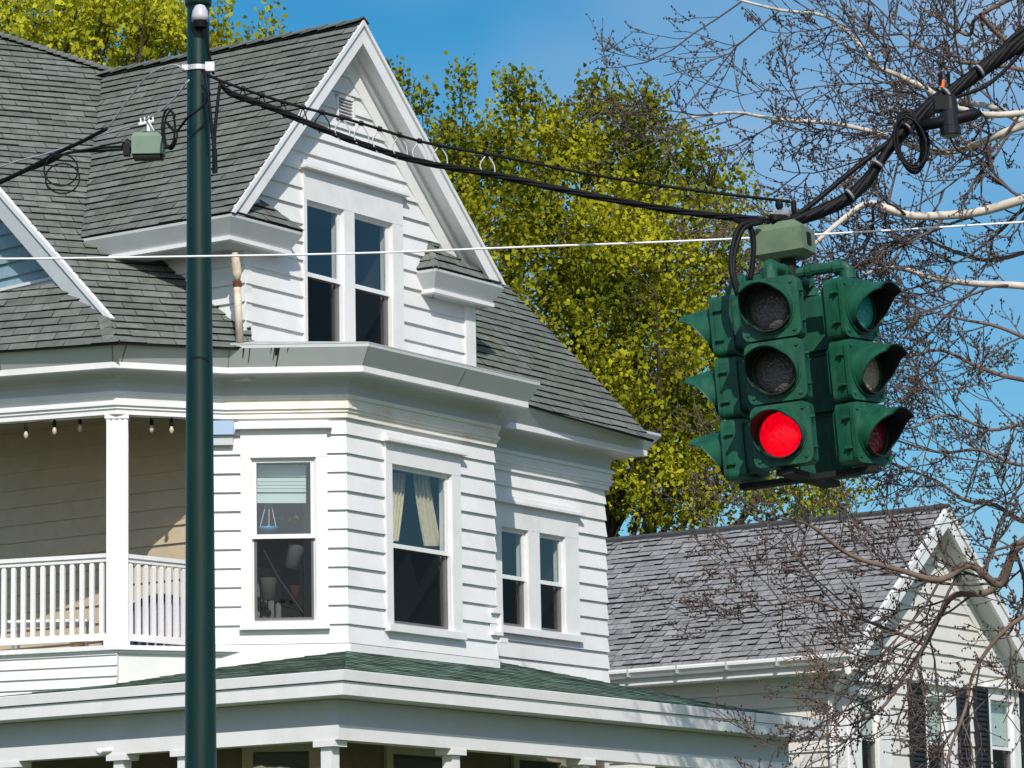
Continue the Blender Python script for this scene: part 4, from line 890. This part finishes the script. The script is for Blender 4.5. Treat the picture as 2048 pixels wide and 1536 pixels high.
# ================================================================== POLE
PY = 21.3; pb0 = atY(399, 768, PY); PO = empty('utility_pole', (pb0.x, PY, .12), 'tall tapered dark green steel pole carrying the signal wires', 'pole')
def prad(z): zz0 = atY(412, 1500, PY).z; zz1 = atY(387, 60, PY).z; return np.interp(z, [0, zz0, zz1, 9], [.105, 63/2*PY/F, 46/2*PY/F, .06])
zr_ = np.linspace(.12, 8.4, 24); mb = MB(); mb.tube([(pb0.x, PY, z) for z in zr_], [float(prad(z)) for z in zr_], 28); mb.build('shaft', POLE, PO, smooth=True)
mb = MB(); mb.lathe((pb0.x, PY, .12), Z, [(.17, 0), (.17, .04), (.13, .06), (.12, .3), (.108, .32)], 24); mb.build('base_plate', POLE, PO)
zc_ = atY(385, 8, PY).z; mb = MB(); mb.lathe((pb0.x, PY, zc_-.018), Z, [(.075, 0), (.082, .01), (.082, .05), (.070, .06)], 28); mb.build('collar', POLE, PO, smooth=True)
zdm = atY(393, 48, PY).z; dp_ = V((pb0.x+.02, PY-.10, zdm)); mb = MB(); mb.lathe(dp_, Z, [(.052, -.01), (.052, .02), (.046, .055), (.030, .085), (.008, .095)], 20); mb.build('dome_cover', DOME, PO, smooth=True)
mb = MB(); mb.lathe(dp_ - Z*.05, Z, [(.04, 0), (.046, .035), (.03, .04)], 16); mb.build('dome_base', BLACK, PO)
mb = MB(); mb.tube([dp_ + V((.03, 0, -.04)), dp_ + V((.05, .02, -.2)), dp_ + V((.075, .06, -.33))], .008, 6); mb.build('lead', BLACK, PO)
zb_ = atY(390, 138, PY).z; mb = MB(); mb.lathe((pb0.x, PY, zb_-.018), Z, [(.079, 0), (.079, .03)], 28); mb.build('band_clamp', GALV, PO)
mb = MB(); mb.obox(V((pb0.x+.075, PY-.05, zb_-.005)), V((.028, 0, 0)), V((0, .03, 0)), Z*.028); mb.obox(V((pb0.x-.075, PY-.03, zb_)), V((.022, 0, 0)), V((0, .02, 0)), Z*.016); mb.build('clamp_bolt', GALV, PO)
p2 = atY(2905, -510, 21.2); PO2 = empty('utility_pole', (p2.x, 21.3, .12), 'second dark green steel pole beyond the right edge holding the cable ends', 'pole')
mb = MB(); mb.tube([(p2.x, 21.3, z) for z in np.linspace(.12, p2.z+.6, 20)], [.11-.005*k*.5 for k in range(20)], 24); mb.build('shaft', POLE, PO2, smooth=True)
mb = MB(); mb.lathe((p2.x, 21.3, .12), Z, [(.19, 0), (.19, .04), (.14, .06), (.13, .3), (.115, .32)], 24); mb.build('base_plate', POLE, PO2)
# ================================================================== SIGNAL
TY = 20.0; TC = atY(1599, 762, TY)
TS_ = empty('traffic_light', TC, 'green four way traffic light with the red lens lit at bottom', 'traffic light'); TS_.rotation_euler = (0, rad(-3.6), 0); ORG[TS_] = V((0, 0, 0))
SW, SH_ = .172, .355
def rrect(d, z0, w, h, r, c, k=4):
    pts = []
    for cx, cz, a0 in ((w-r, h-r, 0), (-(w-r), h-r, 90), (-(w-r), -(h-r), 180), (w-r, -(h-r), 270)):
        for i in range(k+1): a = rad(a0+90*i/k); pts.append(c + d*(cx+r*math.cos(a)) + Z*(z0+cz+r*math.sin(a)))
    return pts
def head(phi, lens, at=None):
    d, n = DIR(phi), NOR(phi); mb = MB()
    for i in range(3):
        zc = (1-i)*SH_; mb.prism(rrect(d, zc, SW*.94, SH_/2-.004, .035, n*.31), n*.105); mb.prism(rrect(d, zc, SW*.80, SH_/2-.03, .04, n*.275), n*.036)
    hd = mb.build('signal_head', SIG, TS_)
    for i in range(3):
        zc = (1-i)*SH_
        for sx in (-1, 1):
            for sz in (-.085, .085): mb = MB(); c = d*(sx*SW*1.0) + n*.385 + Z*(zc+sz); mb.lathe(c - n*.02, n, [(.010, 0), (.010, .035)], 8); mb.obox(c + n*.02, d*.020, n*.006, Z*.006); mb.build('latch', SIG, hd)
    for i in range(3):
        zc = (1-i)*SH_; mb = MB(); mb.prism(rrect(d, zc, SW, SH_/2-.006, .045, n*.415), n*.022); door = mb.build('door', SIG, hd)
        mb = MB(); c = n*.437 + Z*zc; mb.lathe(c, n, [(.150, 0), (.150, .012), (.128, .012), (.128, .002)], 32, False); mb.build('lens_ring', SIG, hd)
        mb = MB(); mb.lathe(c - n*.004, n, [(.127, 0), (.124, .008), (.10, .022), (.06, .032), (.01, .036)], 32); mb.build('lens', lens[i], hd, smooth=True)
        for sx, sz in ((-1, 1), (1, 1), (-1, -1), (1, -1)):
            s_ = MB(); s_.lathe(n*.436 + d*(sx*.135) + Z*(zc+sz*.135), n, [(.012, 0), (.010, .010)], 8); s_.build('screw', SIG, hd)
        vo, vi = [], []; nt_, nw_ = 28, 8
        for a in range(nt_+1):
            t = rad(-128 + 256*a/nt_); x = abs(math.degrees(t)); L_ = .21 if x < 48 else .21 - .185*((x-48)/80)**.6
            for k in range(nw_+1):
                w_ = L_*k/nw_; R_ = .143 + .02*w_; vo.append(n*(.446+w_) + d*(math.sin(t)*R_) + Z*(zc + math.cos(t)*R_ - .16*w_))
                R2 = R_-.007; vi.append(n*(.446+w_) + d*(math.sin(t)*R2) + Z*(zc + math.cos(t)*R2 - .16*w_))
        mb = MB(); m1 = nw_+1; fs = [(a*m1+k, a*m1+k+1, (a+1)*m1+k+1, (a+1)*m1+k) for a in range(nt_) for k in range(nw_)]
        mb.cm = 0; mb.add(vo, fs); mb.cm = 1; mb.add(vi, fs); mb.cm = 0; N_ = len(vo)
        mb.v = mb.v; base_ = 0
        for a in range(nt_): mb.f.append([a*m1+nw_, (a+1)*m1+nw_, N_+(a+1)*m1+nw_, N_+a*m1+nw_]); mb.mi.append(0); mb.t.append(.5)
        mb.build('visor', [SIG, SIGIN], hd, smooth=True)
        mb = MB(); mb.lathe(n*.434 + Z*zc, n, [(.131, .006), (.139, .006), (.139, .05), (.131, .05)], 28, False); mb.build('visor_collar', SIGIN, hd)
    if at is not None: hd.location = hd.location + NOR(at)*.365 - NOR(phi)*.40
    return hd
head(-22, [LENSOFF, LENSOFF, LENSON]); head(50, [LENSG, LENSY, LENSR], 66); head(156, [LENSOFF]*3); head(246, [LENSOFF]*3)
for phi in (-24, 66, 156, 246):
    n = NOR(phi); mb = MB(); mb.tube(smooth_path([n*.02 + Z*.615, n*.22 + Z*.615, n*.325 + Z*.605, n*.345 + Z*.57, n*.345 + Z*.53], 4), .032, 12); mb.lathe(n*.30 + Z*.61, n, [(.044, -.03), (.044, .02)], 14); mb.lathe(n*.345 + Z*.535, Z, [(.046, 0), (.046, .045)], 14); mb.lathe(n*.12 + Z*.615, n, [(.042, -.015), (.042, .015)], 14); mb.build('top_arm', SIG, TS_, smooth=False)
    mb = MB(); mb.obox(n*.20 - Z*.555, n*.20, DIR(phi)*.05, Z*.016); mb.build('bottom_arm', SIGIN, TS_)
mb = MB(); mb.tube([Z*.70, Z*.60], .045, 14); mb.lathe(Z*.575, Z, [(.06, 0), (.06, .08)], 16); mb.build('stem', SIGIN, TS_)
bx0 = V((-.02, 0, .80)); d, n = DIR(-24), NOR(-24); mb = MB()
for (z0, w0, d0, z1, w1, d1_) in ((-.10, .11, .08, -.07, .155, .11), (-.07, .155, .11, .06, .155, .115), (.06, .155, .115, .11, .10, .07)):
    q = lambda z, w_, e: [bx0 + Z*z - d*w_ + n*e, bx0 + Z*z + d*w_ + n*e, bx0 + Z*z + d*w_ - n*e, bx0 + Z*z - d*w_ - n*e]
    mb.hexa(q(z0, w0, d0), q(z1, w1, d1_))
hb = mb.build('hanger_box', HANG, TS_); mb = MB(); mb.obox(bx0 + d*.157, d*.004, n*.03, Z*.035); mb.build('cable_port', BLACK, hb); mb = MB(); mb.obox(bx0 + Z*.14, d*.02, n*.03, Z*.045); mb.tube([bx0 + Z*.16 - d*.06, bx0 + Z*.16 + d*.06], .026, 10); mb.build('wire_clamp', TIE, hb)
mb = MB(); mb.tube([bx0 + Z*.16, bx0 + Z*.25], .014, 10); mb.lathe(bx0 + Z*.20, Z, [(.02, 0), (.024, .02), (.02, .04)], 10); mb.build('insulator', BLACK, hb)
# ================================================================== WIRES
def wpath(pts, per=6): return smooth_path([atY(x, y, Y) for x, y, Y in pts], per)
def cable(name, pts, r, m_, lab, cat='cable', par=None, group=None, seg=6):
    mb = MB(); mb.tube(wpath(pts), r, seg); o = mb.build(name, m_, par, smooth=True)
    if not par: tag(o, lab, cat, group)
    return o
cable('white_wire', [(-900, 520, 20.6), (-60, 518, 20.6), (300, 514, 20.6), (700, 507, 20.6), (1024, 495, 20.6), (1500, 476, 20.6), (2110, 440, 20.6), (3000, 380, 20.6)], .0062, WIREW, 'thin white wire stretched across the whole view below the signal cables', 'wire')
SPL = [(404, 142, 21.15), (445, 163, 21.1), (560, 202, 20.95), (700, 240, 20.8), (850, 285, 20.6), (1000, 313, 20.45), (1200, 352, 20.3), (1400, 382, 20.15), (1580, 403, 20.0)]
SPR = [(1586, 402, 20), (1600, 425, 20.012), (1700, 345, 20.102), (1790, 275, 20.18), (1850, 235, 20.222), (1920, 180, 20.27), (2000, 100, 20.318), (2070, 40, 20.36), (2400, -200, 20.72), (2900, -520, 21.2)]
cable('span_wire', SPL, .0085, BLACK, 'thin black span wire running from green pole to the signal hanger', 'wire')
cable('span_wire', SPR, .016, BLACK, 'black span wire rising from the signal to the upper right corner', 'wire')
BL = [(440, 168, 21.1), (470, 190, 21.05), (560, 222, 20.95), (700, 280, 20.8), (850, 325, 20.6), (1000, 352, 20.45), (1200, 395, 20.3), (1400, 428, 20.1), (1540, 441, 19.95)]
cb_ = empty('cable_bundle', atY(1000, 352, 20.45), 'sagging bundle of black signal cables with looped lashing left of the signal', 'cable')
for k in range(4):
    mb = MB(); P = wpath(BL); mb.tube([p + V((0, .012*math.sin(i*.7+k*1.6), .012*math.cos(i*.7+k*1.6))) for i, p in enumerate(P)], .0095 if k else .012, 6); mb.build('cable', BLACK, cb_, smooth=True)
def interp(L_, x): xs = [p[0] for p in L_]; return np.interp(x, xs, [p[1] for p in L_]), np.interp(x, xs, [p[2] for p in L_])
for k, x in enumerate([492, 530, 572, 612, 650, 690, 728, 765, 805, 845, 885, 980]):
    y0, Y0 = interp(SPL, x-6); y1, _ = interp(BL, x+18); wd = 14 if x > 640 else 6
    for s in (-1, 1):
        mb = MB(); mb.tube(wpath([(x-6, y0, Y0), (x-6+s*wd, (y0+y1)/2, Y0), (x-6+s*wd*.7+6, y1, Y0)], 4), .0042, 5); mb.build('lashing_loop', GALV if x > 650 else BLACK, cb_)
    mb = MB(); p = atY(x-6, y0, Y0); mb.tube([p - V((.012, 0, -.004)), p + V((.012, 0, -.004))], .016, 8); mb.build('tie', BLACK, cb_)
BRR = [(1540, 441, 19.95), (1600, 436, 20.024), (1680, 405, 20.066), (1730, 365, 20.108), (1770, 305, 20.162), (1810, 258, 20.198), (1870, 205, 20.252), (1940, 155, 20.288), (2000, 112, 20.324), (2075, 62, 20.36), (2400, -175, 20.72), (2900, -500, 21.2)]
cb2 = empty('cable_bundle', atY(1800, 265, 20.18), 'thick bundle of black cables rising to the right of the signal', 'cable')
for k in range(7):
    mb = MB(); P = wpath(BRR); a = k*.9; mb.tube([p + V((.002*k, .024*math.sin(i*.35+a), .025*math.cos(i*.35+a)*(.7+.6*min(1, i/45)))) for i, p in enumerate(P)], .021 if k < 4 else .016, 6); mb.build('cable', BLACK, cb2, smooth=True)
for x in (1700, 1755, 1815, 1895, 1960):
    y, Y = interp(BRR, x); p = atY(x, y, Y-.05); t = (atY(x+12, interp(BRR, x+12)[0], Y) - atY(x-12, interp(BRR, x-12)[0], Y)).normalized(); mb = MB(); mb.tube([p - t*.006, p + t*.006], .040, 12); mb.build('cable_tie', TIE, cb2)
mb = MB(); mb.tube(wpath([(1870, 205, 20.258), (1960, 178, 20.288), (2010, 140, 20.318), (2060, 85, 20.354)]), .011, 6); mb.build('cable', BLACK, cb2, smooth=True)
# drip loops into the signal
dl = empty('drip_loop', atY(1480, 500, 19.8), 'black cable loops dropping into the left side of the signal', 'cable')
for pts in ([(1520, 442, 19.9), (1480, 452, 19.85), (1464, 500, 19.8), (1463, 545, 19.75), (1475, 590, 19.75)], [(1524, 444, 19.9), (1487, 458, 19.85), (1470, 505, 19.8), (1468, 550, 19.75), (1482, 592, 19.75)], [(1470, 440, 20), (1497, 450, 19.9), (1507, 480, 19.9), (1505, 530, 19.9), (1500, 560, 19.9)]):
    mb = MB(); mb.tube(wpath(pts), .0145, 8); mb.build('cable', BLACK, dl, smooth=True)
# coil and splice canister
co = empty('cable_coil', atY(1818, 290, 20.204), 'loose coil of black cable hanging beside the splice canister', 'cable')
for k in range(6):
    P = []; cx, cy, rx, ry = 1820+random.uniform(-6, 6), 282+random.uniform(-6, 6), 27+random.uniform(-5, 7), 54+random.uniform(-8, 8)
    for i in range(25): a = 2*math.pi*i/24; P.append(atY(cx+rx*math.cos(a)+8*math.sin(a), cy+ry*math.sin(a), 20.12-.03*k))
    mb = MB(); mb.tube(P, .0085, 6, cap=False); mb.build('loop', BLACK, co, smooth=True)
ca = empty('splice_canister', atY(1900, 275, 20.02), 'black cylindrical splice canister hanging under the right cable bundle', 'canister')
c0, c1 = atY(1902, 272, 20.036), atY(1896, 192, 20.036); ax = (c1-c0); h = ax.length; k_ = 20.2/F
mb = MB(); mb.lathe(c0, ax, [(18*k_, 0), (22*k_, .006), (22*k_, h*.22), (20*k_, h*.24), (20*k_, h*.62), (19*k_, h*.64), (17*k_, h*.95), (14*k_, h)], 24); mb.build('canister_body', mat('black_plastic', (.012, .012, .014), .28), ca, smooth=False)
mb = MB(); mb.tube([atY(1840, 253, 20.03), atY(1900, 240, 20.03), atY(1950, 228, 20.03), atY(1962, 226, 20.03)], [.03, .037, .035, .014], 10); mb.build('cable_arm', BLACK, ca, smooth=True)
mb = MB(); mb.obox(atY(1882, 209, 20.033), V((.04, 0, 0)), V((0, .05, 0)), Z*.04); mb.build('mount', BLACK, ca)
mb = MB(); mb.tube(wpath([(1900, 275, 20.036), (1915, 300, 20.036), (1945, 312, 20.036), (1970, 296, 20.036), (1978, 262, 20.036), (1968, 232, 20.036), (1945, 215, 20.036), (1918, 210, 20.036)]), .006, 6); mb.build('lead', BLACK, ca, smooth=True)
og = empty('wire_connector', atY(1885, 168, 20.276), 'tiny orange and black wire connector on top of the cable bundle', 'connector')
mb = MB(); mb.tube([atY(1884, 176, 20.276), atY(1886, 160, 20.276)], [.015, .012], 8); mb.build('cap', ORANGE, og)
for dx in (-4, 12): mb = MB(); mb.tube([atY(1886+dx, 172, 20.27), atY(1884+dx, 150, 20.27), atY(1886+dx, 143, 20.27)], [.006, .014, .007], 8); mb.build('wire_end', BLACK, og)
# cables at the pole
ph = empty('hanging_cable', atY(432, 250, 21.0), 'black cable loop hanging straight down beside the pole clamp', 'cable')
for pts in ([(408, 140, 21.1), (414, 170, 21.05), (422, 240, 21.05), (430, 320, 21.05), (431, 345, 21.05)], [(440, 168, 21.05), (436, 200, 21.05), (430, 260, 21.05), (428, 320, 21.05), (427, 342, 21.05)]):
    mb = MB(); mb.tube(wpath(pts), .010, 8); mb.build('cable', BLACK, ph, smooth=True)
mb = MB(); mb.tube([atY(429, 300, 21.03), atY(430, 346, 21.03)], .016, 8); mb.build('sleeve', BLACK, ph)
cable('pole_lead', [(333, 245, 21.5), (352, 262, 21.3), (375, 236, 21.12), (405, 212, 21.1), (420, 185, 21.1)], .009, BLACK, 'black lead crossing in front of the pole to the junction box', 'cable')
cable('guy_wire', [(372, 140, 21.2), (345, 130, 21.3), (300, 148, 21.6), (260, 195, 21.9), (215, 258, 22.2)], .006, GALV, 'curved grey wire from the pole clamp to the left cable', 'wire')
cable('guy_wire', [(378, 160, 21.2), (340, 205, 21.4), (290, 240, 21.7), (210, 268, 22.2), (100, 305, 22.8), (-60, 358, 23.8), (-500, 560, 27)], .0055, GALV, 'straight pale strand sloping from the pole past the junction box', 'wire')
lc = empty('cable_bundle', atY(120, 310, 22.7), 'black cables sagging from the junction box to the left edge', 'cable')
for pts, r in (([(212, 258, 22.1), (160, 285, 22.4), (120, 303, 22.6), (60, 335, 23), (0, 364, 23.4), (-60, 392, 23.8), (-500, 600, 27)], .013), ([(246, 293, 22), (190, 297, 22.2), (130, 308, 22.5), (95, 322, 22.8), (0, 367, 23.4), (-60, 396, 23.8), (-500, 604, 27)], .009), ([(246, 299, 22), (195, 302, 22.2), (135, 306, 22.5), (100, 325, 22.8), (0, 361, 23.4), (-60, 388, 23.8), (-500, 596, 27)], .009)):
    mb = MB(); mb.tube(wpath(pts), r, 8); mb.build('cable', BLACK, lc, smooth=True)
cl = empty('cable_coil', atY(124, 352, 22.5), 'two rings of black cable hanging in front of the left roof', 'cable')
for cx, cy, rx, ry in ((122, 340, 34, 32), (125, 357, 34, 30)):
    P = [atY(cx+rx*math.cos(2*math.pi*i/28), cy+ry*math.sin(2*math.pi*i/28), 22.4) for i in range(29)]; mb = MB(); mb.tube(P, .0055, 6, cap=False); mb.build('loop', BLACK, cl, smooth=True)
jb = empty('junction_box', atY(295, 312, 21.7), 'pale green junction box slung on the wires left of the pole', 'junction box')
k_ = 21.7/F; c = atY(297, 290, 21.7); hx, hz = 33*k_, 22*k_; q = [c + V((-hx, -.06, -hz)), c + V((hx, -.06, -hz)), c + V((hx, .06, -hz)), c + V((-hx, .06, -hz))]
mb = MB(); mb.hexa(q, [p + Z*hz*1.7 for p in q]); mb.hexa([p + Z*hz*1.7 for p in q], [c + (p-c)*.86 + Z*(hz*1.9) for p in q]); mb.build('box_body', JBOX, jb)
mb = MB(); mb.obox(c - Z*(hz+.012), V((hx*.9, 0, 0)), V((0, .05, 0)), Z*.012); mb.tube([c + V((-hx-.05, 0, .02)), c + V((-hx, 0, -.02))], .03, 8); mb.obox(c + V((-hx-.035, 0, -.03)), V((.02, 0, 0)), V((0, .03, 0)), Z*.035); mb.build('box_base', BLACK, jb)
mb = MB(); b_ = c + Z*(hz+.02); mb.tube([b_, b_ + Z*.05], .012, 8); mb.tube([b_ + V((-.06, 0, .045)), b_ + V((.03, 0, .065))], .010, 8)
for i in range(4): mb.tube([b_ + V((-.045+.025*i, 0, .045+.005*i)), b_ + V((-.05+.025*i, 0, .085+.006*i))], .005, 6)
mb.tube([b_ + V((.0, 0, .06)), b_ + V((.028, 0, .0))], .010, 8); mb.build('suspension_clamp', WIREW, jb)
P = [atY(337+13*math.cos(2*math.pi*i/24), 256+38*math.sin(2*math.pi*i/24), 21.5) for i in range(25)]; mb = MB(); mb.tube(P, .0075, 6, cap=False); mb.tube([p + V((.012, .02, -.01)) for p in P[:22]], .0065, 6); mb.tube(wpath([(330, 296, 21.6), (345, 294, 21.5), (350, 280, 21.4)]), .008, 6); mb.build('drip_loop', BLACK, jb, smooth=True)
